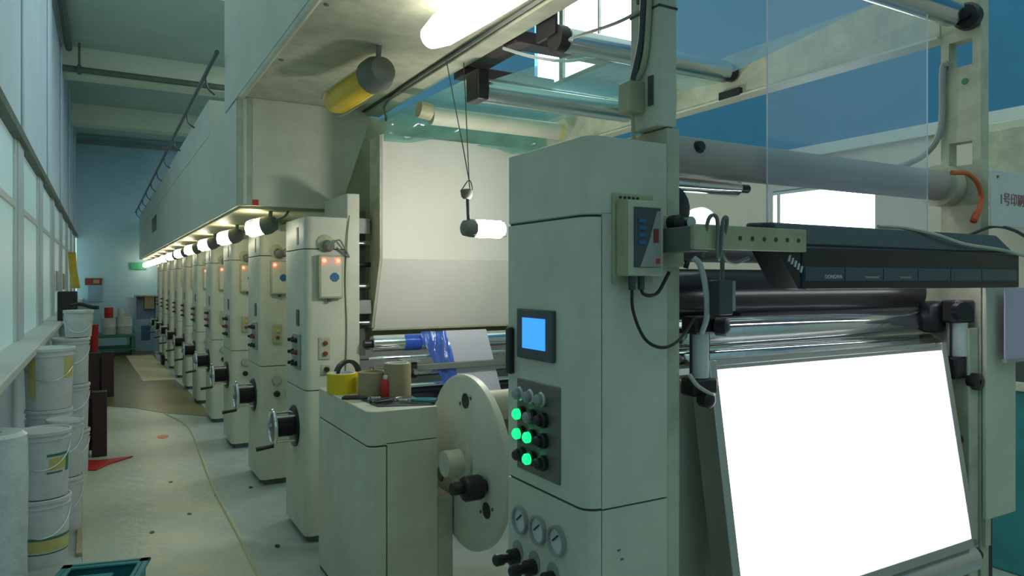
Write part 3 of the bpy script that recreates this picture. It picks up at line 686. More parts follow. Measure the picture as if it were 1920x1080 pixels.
for yy in (1.773, 1.677, 1.583):
    g = MB().ring((CX0, yy, 0.909), (-1,0,0), 0.04, 0.033, 0.012, 30).build('gauge', 'grey', cc)
    MB().lathe([(0.034,0),(0.034,0.004)], (CX0, yy, 0.909), (-1,0,0), 28).build('dial', 'sign_white', g)
    MB().obox((CX0-0.006, yy+0.006, 0.915), (0.002, 0.004, 0.034), Matrix.Rotation(0.9, 3, 'X')).build('needle', 'black', g)
for yy in (1.792, 1.70, 1.605):
    k = MB().lathe([(0.028,0),(0.028,0.004)], (CX0, yy, 0.815), (-1,0,0), 20).build('regulator_plate', 'grey', cc)
    MB().lathe([(0.022,0.004),(0.022,0.03),(0.013,0.034),(0.013,0.05),(0.017,0.052),(0.017,0.075),(0.012,0.08)], (CX0, yy, 0.80), (-1,0,0), 18).build('regulator_knob', 'black', k)
for xx, zz in ((1.145, 0.905), (1.155, 0.88)):
    MB().box((xx, CY0-0.001, zz), (xx+0.01, CY0, zz+0.005)).build('scuff', 'plinth', cc)

# left post of the frame
lp = root('frame_post', (1.29, CY0, 0), 'cream steel post rising above the control cabinet', 'post')
MB().box((1.316, CY0+0.004, 0.0), (1.362, CY1, 2.01)).build('lower_plate', 'cream_worn', lp, bevel=0.004)
MB().box((1.285, CY0, 2.012), (1.347, 1.572, 2.79)).build('upper_post', 'cream', lp, bevel=0.004)
MB().box((1.283, CY0-0.002, 2.328), (1.349, 1.574, 2.334)).build('joint_line', 'seam', lp)
MB().box((1.280, 1.49, 2.36), (1.288, 1.54, 2.55)).build('cutout', 'dark_grey', lp)
MB().box((1.2815, 1.475, 2.07), (1.286, 1.495, 2.15)).build('cutout', 'dark_grey', lp)
b = MB().box((1.235, 1.51, 2.055), (1.285, 1.565, 2.14)).build('junction_box', 'cream_olive', lp, bevel=0.004)
MB().tube([(1.262,1.535,2.14),(1.272,1.51,2.25),(1.27,1.50,2.34),(1.274,1.49,2.5)], 0.010, n=8).build('cable', 'dark_grey', lp)
MB().tube([(1.27,1.53,2.14),(1.277,1.50,2.2),(1.276,1.482,2.34),(1.277,1.478,2.5)], 0.008, n=8).build('cable', 'cream_olive', lp)
MB().tube([(1.262,1.535,2.055),(1.265,1.53,1.97)], 0.006, n=6, sub=1).build('cable', 'cream_olive', lp)
tag(MB().tube([(1.275,1.50,2.335),(1.25,1.6,2.32),(1.35,1.95,2.40),(1.62,2.35,2.55)], 0.005, n=6).build('strap_cable', 'cream_worn'), 'thin cable running from the post up to the overhead rollers', 'cable')

# instrument box
ib = root('instrument_box', (1.19, 1.43, 1.6), 'cream instrument box with dark display on the cabinet front', 'instrument')
MB().box((1.126, CY0-0.008, 1.590), (1.258, CY0, 1.822)).build('back_plate', 'cream_olive', ib, bevel=0.003)
MB().box((1.134, 1.402, 1.61), (1.251, CY0-0.008, 1.802)).build('case', 'cream_olive', ib, bevel=0.004)
fp = MB().box((1.136, 1.397, 1.612), (1.25, 1.402, 1.80)).build('front_lid', 'cream_worn', ib, bevel=0.003)
MB().box((1.153, 1.394, 1.632), (1.238, 1.398, 1.783)).build('display_panel', 'dark_grey', fp)
MB().prism([(1.205,1.633),(1.2375,1.633),(1.2375,1.775),(1.225,1.775),(1.20,1.70),(1.17,1.633)], 'y', 1.3925, 1.3942).build('display_stripe', 'grey', fp)
for k in range(4): MB().box((1.165, 1.3915, 1.69+0.018*k), (1.188, 1.3935, 1.70+0.018*k)).build('blue_key', 'blue', fp)
MB().box((1.213, 1.3905, 1.695), (1.229, 1.3925, 1.73)).build('red_readout', 'red_dark', fp)
MB().box((1.222, 1.3905, 1.642), (1.233, 1.3925, 1.654)).build('red_key', 'red', fp)
for k in range(5): MB().box((1.145+0.014*k, CY0-0.010, 1.808), (1.152+0.014*k, CY0-0.007, 1.814)).build('plate_hole', 'black', ib)
for xx in (1.17, 1.20): MB().cyl((xx,1.425,1.61), (xx,1.425,1.575), 0.009, n=12).build('cable_gland', 'dark_grey', ib)
MB().tube([(1.17,1.425,1.58),(1.17,1.42,1.52),(1.20,1.41,1.45),(1.26,1.41,1.425),(1.33,1.42,1.445),(1.40,1.44,1.50)], 0.0045, n=6).build('cable', 'black', ib)
MB().tube([(1.20,1.425,1.58),(1.203,1.42,1.565),(1.225,1.415,1.56),(1.25,1.415,1.57),(1.29,1.42,1.62)], 0.005, n=6).build('cable', 'black', ib)

# bracket arm
ba = root('bracket_arm', (1.35, 1.42, 1.67), 'drilled cream arm bolted to the post holding the black bar', 'bracket')
MB().box((1.268, 1.438, 1.635), (1.36, 1.452, 1.772)).build('mount_plate', 'cream_olive', ba, bevel=0.003)
MB().box((1.27, 1.308, 1.677), (1.69, 1.323, 1.739)).build('arm_bar', 'cream_olive', ba, bevel=0.003)
MB().box((1.272, 1.323, 1.672), (1.335, 1.438, 1.735)).build('arm_root', 'lamp_grey', ba, bevel=0.003)
for k in range(6): MB().lathe([(0.006,0),(0.006,0.002)], (1.43+0.045*k, 1.308, 1.708), (0,-1,0), 10).build('bolt_hole', 'seam', ba)
MB().lathe([(0.02,0),(0.02,0.03),(0.012,0.034)], (1.315, 1.438, 1.752), (0,-1,0), 14).build('clamp_screw', 'black', ba)
MB().lathe([(0.016,0),(0.016,0.03)], (1.35, 1.43, 1.752), (0,-1,0), 14).build('clamp_screw', 'steel', ba)
tag(MB().tube([(1.33,1.34,1.66),(1.31,1.30,1.75),(1.335,1.295,1.752),(1.34,1.30,1.668),(1.36,1.31,1.66),(1.355,1.295,1.747),(1.375,1.30,1.75),(1.39,1.33,1.67),(1.45,1.35,1.645),(1.52,1.36,1.66)], 0.005, n=6).build('coiled_cable', 'lamp_grey'), 'grey cable coiled around the drilled arm', 'cable')

# right post of the frame
rp = root('frame_post', (2.87, CY0, 0), 'cream steel post with cutouts at the right of the film', 'post')
ZT = 2.79
for a, b in (((2.865, CY0, 0), (2.92, CY0+0.03, ZT)), ((2.865, 1.57, 0), (2.92, 1.60, ZT)), ((2.865, CY0+0.03, 0), (2.92, 1.57, 2.04)), ((2.865, CY0+0.03, 2.13), (2.92, 1.57, 2.42)), ((2.865, CY0+0.03, 2.52), (2.92, 1.57, ZT))):
    MB().box(a, b).build('post_plate', 'cream_worn', rp)
MB().lathe([(0.012,0),(0.012,0.003)], (2.865, 1.51, 2.36), (-1,0,0), 14).build('grommet', 'pail_green', rp)
MB().tube([(2.855,1.565,2.44),(2.85,1.585,2.42),(2.85,1.592,2.2),(2.83,1.64,2.10),(2.80,1.75,2.05)], 0.012, n=8).build('conduit', 'grey', rp)
k = root('adjust_knob', (2.85, 1.5, 2.6), 'round black knob at the right end of the top roller', 'knob')
MB().lathe([(0.035,0),(0.05,0.01),(0.05,0.04),(0.04,0.05)], (2.862, 1.49, 2.595), (-1,-0.15,0), 16).build('knob_body', 'black', k)
MB().cyl((2.82,1.48,2.595), (2.78,1.478,2.595), 0.02, n=12).build('knob_stem', 'black', k)
roller('top_roller', 1.52, 2.61, 0.048, 1.42, 2.80, 'roller', 'shiny ribbed roller at the top right edge of the picture', grp='inspection rollers')
# right longitudinal beam
rbm = root('long_beam', (2.93, 1.6, 2.55), 'cream beam running back from the right post above the film', 'beam')
MB().box((2.86, 1.60, 2.55), (2.92, 5.0, 2.78)).build('beam_web', 'cream_worn', rbm, bevel=0.004)
MB().box((2.84, 1.60, 2.545), (2.93, 5.0, 2.555)).build('beam_flange', 'cream', rbm)
for yy in (2.6, 3.25): MB().box((2.835, yy, 2.55), (2.86, yy+0.14, 2.59)).build('black_clip', 'black', rbm)
MB().box((2.82, 3.1, 2.57), (2.86, 3.2, 2.72)).build('green_plate', 'pail_green', rbm)

# tie tubes
tt = root('tie_tube', (1.37, 1.58, 1.88), 'thick grey cream tie tube crossing behind the hanging film', 'tube')
MB().cyl((1.37, 1.58, 1.965), (2.86, 1.58, 1.965), 0.058, n=32).build('tube', 'tube_mauve', tt)
MB().cyl((1.37, 1.58, 1.965), (1.40, 1.58, 1.965), 0.075, n=28).build('collar', 'cream', tt)
MB().cyl((2.80, 1.58, 1.965), (2.86, 1.58, 1.965), 0.08, n=28).build('collar', 'cream_worn', tt)
MB().lathe([(0.02,0),(0.014,0.012)], (1.50, 1.525, 1.985), (0,-1,0.2), 12).build('plug', 'black', tt)
roller('guide_bar', 1.66, 1.90, 0.028, 1.40, 1.80, 'chrome', 'short slim chrome bar just below the thick tie tube', grp='inspection rollers')
roller('rubber_roller', 1.70, 1.55, 0.085, 1.42, 2.80, 'black_rubber', 'large black rubber roller behind the black bar', grp='inspection rollers')
roller('dark_roller', 1.78, 1.72, 0.06, 1.42, 2.80, 'dark_grey', 'dark roller behind the drilled arm, above the rubber roller', grp='inspection rollers')
roller('chrome_roller', 1.62, 1.440, 0.046, 1.44, 2.78, 'chrome', 'shiny chrome roller below the black rubber roller', grp='inspection rollers')
roller('chrome_roller', 1.60, 1.365, 0.03, 1.44, 2.78, 'chrome', 'slimmer chrome roller just above the light box', grp='inspection rollers')
roller('lower_roller', 1.42, 0.60, 0.05, 1.50, 2.72, 'roller', 'steel roller below the glowing light box', grp='inspection rollers')
st = root('inspection_frame', (1.37, 1.8, 0), 'cream frame plates around the glowing light box', 'machine frame')
MB().box((1.37, 1.80, 0.05), (2.86, 1.83, 1.30)).build('back_plate', 'cream_olive', st)
MB().box((2.80, 1.46, 0.30), (2.862, 1.80, 1.42)).build('right_plate', 'cream_worn', st, bevel=0.004)
MB().box((1.364, 1.60, 0.05), (1.60, 1.62, 1.30)).build('left_plate', 'cream', st)
MB().box((1.40, 1.55, 0.85), (1.44, 1.60, 0.90)).build('tab', 'cream', st)
MB().box((1.37, 1.66, 1.26), (2.86, 1.80, 1.305)).build('shelf_plate', 'aluminium', st)
MB().lathe([(0.02,0),(0.02,0.02)], (2.80, 1.50, 1.0), (-1,0,0), 12).build('bolt', 'black', st)

# light box, tilted
lb = root('light_box', (2.1, 1.45, 0.68), 'large tilted light box with glowing white panel', 'light box')
a = Vector((0, 1.5-1.3975, 1.339-0.685)); L = a.length; a.normalize(); nrm = Vector((0, -a.z, a.y))
Rm = Matrix((Vector((1,0,0)), a, Vector((1,0,0)).cross(a))).transposed()
cen = Vector(((1.528+2.665)/2, (1.5+1.3975)/2, (1.339+0.685)/2))
outn = (Rm @ Vector((0,0,1)));  sgn = 1 if outn.y < 0 else -1
MB().obox(cen - outn*sgn*0.035, (2.665-1.528+0.05, L+0.06, 0.06), Rm).build('box_body', 'aluminium', lb)
MB().obox(cen, (2.665-1.528, L, 0.012), Rm).build('glow_panel', 'lightbox_glow', lb)
for s in (-1, 1):
    MB().obox(cen + Rm @ Vector((s*((2.665-1.528)/2+0.014), 0, sgn*0.004)), (0.03, L+0.06, 0.03), Rm).build('side_rail', 'aluminium', lb, bevel=0.003)
MB().obox(cen + Rm @ Vector((0, -(L/2+0.016), sgn*0.004)), (2.665-1.528+0.06, 0.032, 0.03), Rm).build('end_rail', 'aluminium', lb, bevel=0.003)
MB().obox(cen + Rm @ Vector((0, (L/2+0.008), sgn*0.0)), (2.665-1.528+0.06, 0.014, 0.03), Rm).build('end_rail', 'aluminium', lb, bevel=0.003)

# black viewing bar
vb = root('black_bar', (2.2, 1.38, 1.57), 'long black bar housing with blue strip above the light box', 'device')
FY = 1.33
MB().prism([(FY,1.573),(FY,1.692),(FY+0.02,1.70),(FY+0.06,1.70),(FY+0.13,1.60),(FY+0.10,1.573)], 'x', 1.70, 2.88).build('housing', 'black', vb, bevel=0.004)
MB().prism([(FY+0.012,1.70),(FY+0.07,1.765),(FY+0.17,1.77),(FY+0.17,1.69),(FY+0.05,1.69)], 'x', 1.66, 2.87).build('top_cover', 'dark_grey', vb, bevel=0.008)
MB().prism([(1.60,1.692),(1.702,1.692),(1.702,1.573),(1.690,1.573)], 'y', FY+0.004, FY+0.10).build('end_cap', 'black', vb, bevel=0.004)
for k in range(5):
    MB().obox((1.648+0.0125*k, FY+0.002, 1.660-0.0075*k), (0.006, 0.004, 0.018), Matrix.Rotation(0.35, 3, 'Y')).build('vent_slot', 'sign_white', vb)
sp = MB().box((1.705, FY-0.003, 1.597), (2.855, FY, 1.637)).build('label_strip', 'blue', vb)
M['blue_dull'] = paint('blue_dull', (0.05, 0.085, 0.11), 0.35, 0.1)
xs = [1.705, 1.88, 2.065, 2.245, 2.43, 2.62, 2.855]
for k in range(6): MB().box((xs[k]+0.002, FY-0.005, 1.598), (xs[k+1]-0.003, FY-0.003, 1.636)).build('label_tile', 'blue_dull', sp)
MB().box((1.71, FY-0.002, 1.573), (2.10, FY+0.002, 1.576)).build('lower_edge', 'steel', vb)
MB().cyl((1.75, FY+0.127, 1.583), (2.82, FY+0.127, 1.583), 0.005, n=10).build('added_glow_tube', 'added_tube_glow', vb)  # hidden glowing tube, added to brighten the chrome rollers below
def text(s_, size, loc, rot, mat, name, parent, ext=0.0005):
    cu = bpy.data.curves.new(name, 'FONT'); cu.body = s_; cu.size = size; cu.extrude = ext
    to = bpy.data.objects.new(name + '_tmp', cu); COL.objects.link(to)
    bpy.context.view_layer.update()
    me = bpy.data.meshes.new_from_object(to.evaluated_get(bpy.context.evaluated_depsgraph_get()))
    bpy.data.objects.remove(to); me.materials.clear(); me.materials.append(M[mat])
    o = bpy.data.objects.new(name, me); COL.objects.link(o)
    o.parent = parent; o.location = Vector(loc) - wloc(parent); o.rotation_euler = rot
    return o
RX = (math.radians(90), 0, 0)
text('DONGWA', 0.016, (1.79, FY-0.0056, 1.604), RX, 'sign_white', 'lettering', sp)
for x0, n in ((1.975, 7), (2.15, 6)):
    for k in range(n): MB().box((x0+0.010*k, FY-0.006, 1.605), (x0+0.010*k+0.007, FY-0.005, 1.611)).build('lettering_mark', 'grey', sp)
tag(MB().tube([(2.20,1.43,1.775),(2.32,1.41,1.772),(2.42,1.37,1.752),(2.55,1.345,1.722),(2.75,1.325,1.705),(2.95,1.315,1.68)], 0.006, n=6).build('pale_cable', 'cream_worn'), 'pale cable lying across the top of the black bar', 'cable')
tag(MB().tube([(2.80,1.48,1.76),(2.9,1.43,1.80),(2.98,1.40,1.79),(3.05,1.38,1.76)], 0.006, n=6).build('dark_cable', 'dark_grey'), 'dark cable looping at the right end of the black bar', 'cable')

# pneumatic cylinders
def pneu(x, y, z, label, flip=1, k=1.0):
    t = root('air_cylinder', (x, y, z-0.12), label, 'air cylinder', 'air cylinders of the inspection rollers')
    MB().box((x-0.045*k, y-0.03, z+0.065), (x+0.05*k, y+0.03, z+0.115*k)).build('top_block', 'black', t, bevel=0.008)
    MB().cyl((x, y, z-0.06), (x, y, z+0.065), 0.026*k, n=20).build('barrel', 'sign_white', t)
    for s in (-1, 1): MB().cyl((x+s*0.034*k, y, z-0.06), (x+s*0.034*k, y, z+0.065), 0.004, n=8).build('tie_rod', 'black', t)
    MB().box((x-0.05*k, y-0.03, z-0.11*k), (x+0.045*k, y+0.03, z-0.06)).build('bottom_block', 'black', t, bevel=0.01)
    MB().lathe([(0.022*k,0),(0.022*k,0.03),(0.012,0.036)], (x-0.02*flip*k, y-0.03, z-0.115*k), (0,-1,0), 14).build('nut', 'black', t)
    if k > 1: MB().lathe([(0.024*k,0),(0.024*k,0.03),(0.012,0.036)], (x+0.03*k, y-0.03, z-0.12*k), (0,-1,0), 14).build('nut', 'black', t)
    MB().lathe([(0.026*k,0),(0.026*k,0.03),(0.012,0.036)], (x+0.035*flip*k, y-0.03, z+0.085*k), (flip*0.5,-1,0), 14).build('fitting', 'black', t)
q = PY(1312, 668, 1.50); pneu(q.x, 1.50, q.z, 'black and white air cylinder at the upper left of the light box')
q = PY(1795, 637, 1.50); pneu(q.x, 1.50, q.z, 'black and white air cylinder at the upper right of the light box', -1, 1.3)
tag(MB().box((2.70, 1.53, 1.40), (2.79, 1.60, 1.52)).build('bearing_housing', 'black', bevel=0.02), 'black bearing housing at the right end of the chrome rollers', 'bearing')
tag(MB().lathe([(0.05,0),(0.065,0.01),(0.065,0.05),(0.03,0.07)], (1.385, 1.56, 1.80), (0,-1,0), 20).build('black_valve', 'black'), 'round black valve beside the post above the drilled arm', 'valve')
tag(MB().box((1.37, 1.52, 1.52), (1.43, 1.60, 1.66)).build('bearing_housing', 'black', bevel=0.02), 'black bearing housing beside the post below the drilled arm', 'bearing')
tag(MB().tube([(1.385,1.43,1.66),(1.40,1.42,1.64),(1.43,1.43,1.58),(1.455,1.45,1.50),(1.455,1.47,1.45)], 0.008, n=8).build('white_hose', 'sign_white'), 'curved white air hose left of the grey sensor box', 'hose')
tag(MB().tube([(1.40,1.46,1.34),(1.42,1.45,1.31),(1.46,1.44,1.285),(1.48,1.45,1.28)], 0.006, n=8).build('pale_hose', 'cream_worn'), 'short pale hose at the lower left air cylinder', 'hose')
sb = root('sensor_box', (1.49, 1.40, 1.5), 'dark grey sensor box hanging under the drilled arm', 'sensor')
q = PY(1362, 565, 1.40)
MB().box((q.x-0.035, 1.39, 1.505), (q.x+0.015, 1.43, 1.60)).build('sensor_body', 'dark_grey', sb, bevel=0.003)
MB().box((q.x+0.015, 1.395, 1.515), (q.x+0.03, 1.425, 1.598)).build('side_plate', 'grey', sb)
MB().cyl((q.x-0.005,1.41,1.60), (q.x-0.005,1.41,1.68), 0.006, n=8).build('hanger', 'lamp_grey', sb)
q = PY(1330, 410, 1.70)
wl_ = root('work_lamp', (q.x, 1.70, q.z-0.05), 'pale round lamp head glowing behind the drilled arm', 'lamp')
emit('soft_glow', (0.8, 0.95, 0.92), 0.9)
MB().lathe([(0.0,0),(0.03,0.004),(0.052,0.02),(0.06,0.045),(0.055,0.05)], (q.x, 1.70, q.z), (0.1,0.9,-0.35), 24).build('lamp_shade', 'soft_glow', wl_)
MB().cyl((q.x, 1.75, q.z-0.02), (q.x-0.03, 1.78, q.z-0.16), 0.01, n=8).build('lamp_arm', 'dark_grey', wl_)

# sign, notice, hose, covers at the right edge
sg = root('sign_plate', (2.86, 1.41, 1.8), 'white plate with red characters on the right post', 'sign')
MB().box((2.85, 1.41, 1.80), (3.30, 1.416, 2.01)).build('plate', 'sign_white', sg, bevel=0.002)
MB().lathe([(0.005,0),(0.005,0.003)], (2.895, 1.41, 1.985), (0,-1,0), 10).build('screw', 'dark_grey', sg)
paint('sign_red', (0.36, 0.12, 0.13), 0.5, 0.05)
text('1号印刷机', 0.052, (2.908, 1.4085, 1.885), RX, 'sign_red', 'lettering', sg)
tag(MB().box((2.93, 1.40, 1.30), (3.25, 1.405, 1.57)).build('notice_sheet', 'lavender'), 'pale lavender sheet hanging at the right edge', 'notice')
tag(MB().box((2.93, 1.394, 1.29), (3.25, 1.41, 1.302)).build('notice_rail', 'grey'), 'thin grey rail under the lavender sheet', 'rail')
tag(MB().tube([PY(1785,324,1.44), PY(1812,325,1.43), PY(1832,342,1.43), PY(1840,370,1.43), PY(1835,395,1.43), PY(1825,415,1.44)], 0.009, n=8).build('orange_hose', 'orange'), 'orange air hose curving beside the white sign plate', 'hose')
tag(MB().cyl(PY(1825,415,1.44), PY(1832,400,1.44), 0.012, n=8).build('hose_fitting', 'red'), 'red fitting at the lower end of the orange hose', 'fitting')
cv = root('side_cover', (2.87, 1.45, 0.7), 'cream cover box on the right side of the frame', 'machine cover')
MB().box((2.923, 1.452, 0.70), (3.08, 1.78, 1.60)).build('cover', 'cream', cv, bevel=0.004)
MB().box((2.868, 1.436, 0.70), (3.085, 1.451, 1.60)).build('cover_front', 'cream', cv, bevel=0.004)
MB().box((2.872, 1.44, 0.60), (2.91, 1.452, 0.72)).build('cover_strip', 'cream_worn', cv)
tag(MB().box((2.90, 1.5, 0.0), (3.06, 1.75, 0.70)).build('drive_box', 'black', bevel=0.02), 'black drive housing under the right cover box', 'machine housing')
# things along the right wall
eq = root('wall_cabinet', (4.3, 1.9, 0), 'green and cream cabinet standing behind the right cover', 'cabinet')
MB().box((4.3, 1.75, 0), (5.2, 2.9, 1.0)).build('cabinet_body', 'teal', eq, bevel=0.01)
MB().box((4.28, 1.74, 1.0), (5.22, 2.92, 1.05)).build('cabinet_top', 'cream', eq, bevel=0.005)
MB().box((4.3, 1.75, 1.05), (5.2, 2.9, 1.35)).build('upper_body', 'dark_grey', eq)
eq = root('wall_duct', (5.2, 2.2, 2.0), 'cream panel box on the wall beside the right post', 'panel box')
MB().box((5.5, 2.35, 2.15), (5.98, 2.85, 2.72)).build('box_body', 'cream', eq, bevel=0.01)
MB().box((5.49, 2.42, 2.2), (5.505, 2.78, 2.66)).build('box_door', 'cream_worn', eq, bevel=0.005)

# ================================================================== left side: pails and clutter
def pail(x, y, z, label, r=0.130, h=0.375, lid=True, marks=(), handle=True):
    t = root('paint_pail', (x, y, z), label, 'pail', 'white paint pails along the left wall')
    b = MB().lathe([(r*0.90,0),(r*0.91,0.01),(r*0.985,h*0.86),(r*1.03,h*0.865),(r*1.03,h*0.885),(r*0.99,h*0.89),(r,h-0.022)], (x,y,z), (0,0,1), 36).build('pail_body', 'pail_white', t)
    if lid: MB().lathe([(r*1.0,h-0.024),(r*1.06,h-0.022),(r*1.06,h-0.004),(r*1.03,h),(r*0.98,h-0.001),(r*0.95,h-0.010),(0,h-0.010)], (x,y,z), (0,0,1), 36).build('pail_lid', 'pail_white', t)
    if handle:
        pts = [(x+r*1.02*math.cos(a), y-r*1.02*math.sin(a)*0.98-0.01, z+h*0.82-0.14*math.sin(a)) for a in [math.pi*k/10 for k in range(11)]]
        MB().tube(pts, 0.003, n=5, sub=2).build('wire_handle', 'steel', t)
    for (mat, a0, a1, z0, z1) in marks:       # printed bands, as thin skins
        rr = lambda zz: r*(0.905+0.09*zz/h)+0.0015
        mb = MB()
        mb.grid(lambda u, v: (x+rr(z0+(z1-z0)*v)*math.cos(math.radians(a0+(a1-a0)*u)), y+rr(z0+(z1-z0)*v)*math.sin(math.radians(a0+(a1-a0)*u)), z+z0+(z1-z0)*v), 14, 2)
        mb.build('printed_band', mat, t)
    return t
G = 'pail_green'
pail(-0.285, 4.86, 0, 'bottom paint pail of the nearest stack, with green rings', marks=((G,180,400,0.15,0.165),('pail_yellow',180,400,0.085,0.15),(G,180,400,0.07,0.078)))
pail(-0.285, 4.86, 0.377, 'top paint pail of the nearest stack, with green brush marks', marks=((G,280,345,0.235,0.25),(G,330,345,0.14,0.25),('pail_yellow',285,330,0.16,0.225),(G,280,320,0.14,0.15)))
pail(-0.30, 5.65, 0, 'bottom pail of the second stack, behind the green-marked pails')
pail(-0.30, 5.65, 0.377, 'middle pail of the second stack with a messy lid')
pail(-0.30, 5.65, 0.754, 'large upper pail with yellow label on the second stack', 0.142, 0.40, marks=(('pail_yellow',310,345,0.2,0.34),('pail_yellow',215,240,0.08,0.34)))
pail(-0.20, 5.36, 0, 'pail on the floor tucked beside the second stack', 0.10, 0.36)
pail(-0.20, 5.36, 0.362, 'pail with dark spots stacked beside the second stack', 0.10, 0.36, marks=((G,250,262,0.25,0.29),(G,250,262,0.1,0.16)))
pail(-0.215, 6.9, 0, 'bottom pail of the third stack beside the maroon boards')
pail(-0.215, 6.9, 0.377, 'second pail of the third stack, crumpled wrap around it')
pail(-0.215, 6.9, 0.754, 'third pail of the third stack with yellow mark', marks=(('pail_yellow',240,275,0.12,0.32),))
pail(-0.165, 6.95, 1.131, 'small white pail on top of the third stack', 0.105, 0.22)
pail(-0.27, 9.2, 0, 'bottom pail of the far stack below the black box')
pail(-0.27, 9.2, 0.377, 'middle pail of the far stack below the black box')
pail(-0.27, 9.2, 0.754, 'top pail of the far stack below the black box')
tag(MB().tube([(-0.22,6.9,1.385),(-0.15,6.88,1.40),(-0.07,6.86,1.375),(-0.02,6.84,1.372)], 0.016, n=8).build('paint_brush', 'black'), 'dark brush lying on the small top pail', 'brush')
def board(px, py0, py1, w, label):
    q = PZ(px, py1, 0); t = root('folded_board', (q.x, q.y, 0), label, 'board', 'maroon boards by the pails')
    h = 1.6 - (py0-HOR)/F*(q.x*sn+q.y*cs)
    MB().box((q.x-w*0.5, q.y, 0), (q.x-0.02, q.y+0.10, h*0.985)).build('board_leaf', 'maroon', t, bevel=0.006)
    MB().box((q.x+0.0, q.y-0.03, 0), (q.x+w*0.5, q.y+0.08, h)).build('board_leaf', 'maroon', t, bevel=0.006)
    MB().box((q.x-0.02, q.y+0.03, h*0.1), (q.x+0.0, q.y+0.05, h*0.9)).build('hinge', 'black', t)
board(172, 735, 858, 0.24, 'nearer dark maroon folded board standing beside the pails')
board(190, 660, 745, 0.30, 'farther dark maroon folded board standing beside the pails')
tag(MB().lathe([(0.115,0),(0.12,0.02),(0.118,0.5),(0.122,0.8),(0.118,0.96),(0.10,0.975),(0.03,0.975),(0.028,0.93)], (-0.385, 3.6, 0), (0,0,1), 40).build('film_roll', 'plastic_wrap'), 'standing roll of white plastic film at the left edge', 'film roll')
cr = root('teal_crate', (0.02, 3.75, 0), 'teal plastic crate on the floor at the bottom left', 'crate')
Rz = Matrix.Rotation(math.radians(-14), 3, 'Z'); cc0 = Vector((-0.045, 3.66, 0))
def cb(a, b, nm='crate_wall', bev=0.006):
    a = Vector(a); b = Vector(b); c = (a+b)/2
    MB().obox(cc0 + Rz @ c, b-a, Rz).build(nm, 'teal', cr, bevel=bev)
cb((-0.17,-0.28,0),(0.17,0.28,0.015),'crate_floor'); cb((-0.17,-0.28,0),(-0.155,0.28,0.25)); cb((0.155,-0.28,0),(0.17,0.28,0.25)); cb((-0.17,0.26,0),(0.17,0.28,0.25)); cb((-0.17,-0.28,0),(0.17,-0.26,0.25))
cb((-0.19,0.245,0.235),(0.19,0.30,0.25),'crate_rim'); cb((0.14,-0.3,0.235),(0.19,0.3,0.25),'crate_rim'); cb((-0.19,-0.3,0.235),(-0.14,0.3,0.25),'crate_rim'); cb((-0.14,0.05,0.05),(0.05,0.2,0.23),'crate_insert')
tag(MB().box((-0.40, 8.85, 1.172), (-0.22, 9.0, 1.48)).build('speaker_box', 'black', bevel=0.01), 'small black box standing on the window sill', 'box')
tag(MB().grid(lambda u, v: (-0.47+0.06*math.sin(6*u+2*v)+0.06*v, 15.0+0.55*u, 2.1-0.65*v), 8, 10).build('yellow_cloth', 'yellow_lamp', solid=0.02), 'yellow cloth hanging on the left wall near its far end', 'cloth')
for (x, y, w, h, m_, lab) in ((108, 527, .3, .13, 'red_dark', 'nearer faded notice on the left wall beside the pillar'), (120, 528, .3, .12, 'red_dark', 'farther faded notice on the left wall near the yellow cloth')):
    q = PX(x, y, XL)
    tag(MB().box((XL-0.004, q.y-w, q.z-h), (XL+0.008, q.y+w, q.z+h)).build('wall_notice', 'grey'), lab, 'notice')
q = PX(48, 475, XL)

# ================================================================== far end of the aisle
FYE = YE - 0.02
q = PY(175, 528, FYE)
nb = root('notice_board', (q.x, FYE, q.z), 'small dark red notice board on the far blue wall', 'sign')
MB().box((q.x-0.17, FYE-0.02, q.z-0.08), (q.x+0.18, FYE+0.02, q.z+0.08)).build('board', 'red_dark', nb)
MB().box((q.x+0.0, FYE-0.024, q.z-0.04), (q.x+0.12, FYE-0.02, q.z+0.04)).build('pale_mark', 'cardboard', nb)
q = PY(178, 550, FYE); tag(MB().box((q.x-0.14, FYE-0.01, q.z-0.2), (q.x+0.14, FYE+0.02, q.z+0.2)).build('blue_poster', 'blue_pale'), 'pale blue poster on the far wall below the notice board', 'poster')
q = PY(260, 499, FYE); ex = root('exit_sign', (q.x, FYE, q.z), 'small green exit sign on the far wall', 'sign')
MB().box((q.x-0.17, FYE-0.03, q.z-0.08), (q.x+0.17, FYE+0.02, q.z+0.08)).build('sign_box', 'exit_green', ex)
pt = root('pallet_table', (0.0, 17.6, 0), 'low green table holding pails at the far end of the aisle', 'table')
MB().box((-0.25, 17.3, 0.38), (0.62, 18.3, 0.44)).build('table_top', 'pail_green', pt, bevel=0.01)
MB().box((-0.25, 17.3, 0.10), (0.62, 18.3, 0.14)).build('table_shelf', 'pail_green', pt, bevel=0.01)
for a, b in ((-0.22,17.33),(0.56,17.33),(-0.22,18.24),(0.56,18.24)): MB().box((a, b, 0), (a+0.05, b+0.05, 0.38)).build('leg', 'pail_green', pt)
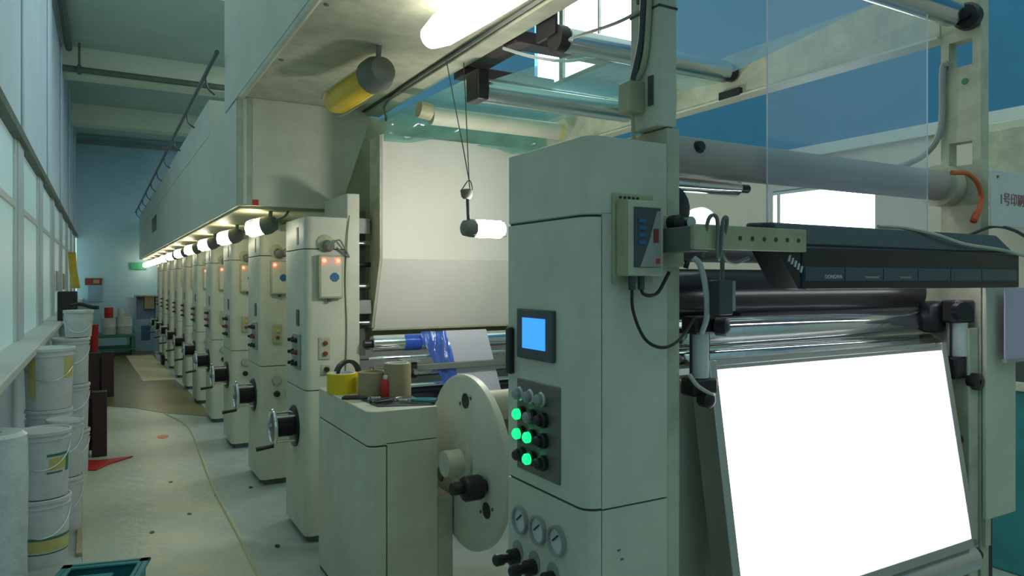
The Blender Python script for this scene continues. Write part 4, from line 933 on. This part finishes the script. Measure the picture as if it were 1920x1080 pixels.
def drum(px, Y, z0, h, r, label, mat='pail_white', cat='pail'):
    x = PY(px, 600, Y).x
    t = root('drum', (x, Y, z0), label, cat)
    MB().lathe([(r*0.97,0),(r,h*0.1),(r,h*0.45),(r*1.03,h*0.47),(r,h*0.5),(r,h*0.95)], (x,Y,z0), (0,0,1), 24).build('drum_body', mat, t)
    MB().lathe([(r*1.02,h*0.95),(r*1.02,h),(r*0.95,h),(r*0.93,h*0.98),(0,h*0.98)], (x,Y,z0), (0,0,1), 24).build('drum_lid', mat, t)
drum(204, 17.5, 0.441, 0.35, 0.135, 'left white pail on the low far table')
drum(233, 17.6, 0.441, 0.36, 0.155, 'right white pail on the low far table')
drum(204, 17.5, 0.792, 0.22, 0.085, 'small red can standing on the left far pail', 'red', 'can')
drum(228, 17.6, 0.802, 0.19, 0.075, 'small white can standing on the right far pail', 'pail_white', 'can')
drum(251, 18.9, 0.0, 1.20, 0.16, 'tall white cylinder standing at the far wall', 'pail_white', 'cylinder')
drum(177, 16.6, 0.0, 0.70, 0.07, 'slim red cylinder standing beside the far pails', 'red', 'cylinder')
q0 = PY(276, 655, 18.0)
sh = root('steel_cabinet', (q0.x, 18.0, 0), 'pale blue cabinet with dark opening at the far end', 'cabinet')
hz = PY(283, 556, 18.0).z
MB().box((q0.x-0.25, 18.0, 0), (q0.x+0.2, 18.6, 0.72)).build('cabinet_body', 'blue_pale', sh, bevel=0.01)
MB().box((q0.x-0.12, 17.99, 0.25), (q0.x+0.06, 18.005, 0.58)).build('opening', 'blue', sh)
MB().box((q0.x-0.25, 18.3, 0.72), (q0.x+0.2, 18.35, hz)).build('back_panel', 'blue_pale', sh)
for s in (-0.25, 0.17): MB().box((q0.x+s, 18.0, 0.72), (q0.x+s+0.03, 18.35, hz)).build('side_panel', 'blue_pale', sh)
MB().box((q0.x-0.25, 18.0, hz), (q0.x+0.2, 18.35, hz+0.03)).build('top_panel', 'grey', sh)
tag(MB().box((q0.x-0.05, 18.05, 0.95), (q0.x+0.15, 18.25, 1.25)).box((q0.x+0.02, 18.04, 0.95), (q0.x+0.05, 18.05, 1.25)).build('cardboard_box', 'cardboard', bevel=0.005), 'brown carton inside the pale blue far cabinet', 'box')
tag(MB().box((0.98, 14.9, 0), (1.04, 15.3, 0.2)).build('waste_block', 'black', bevel=0.03), 'dark lump on the floor before the far towers', 'waste')
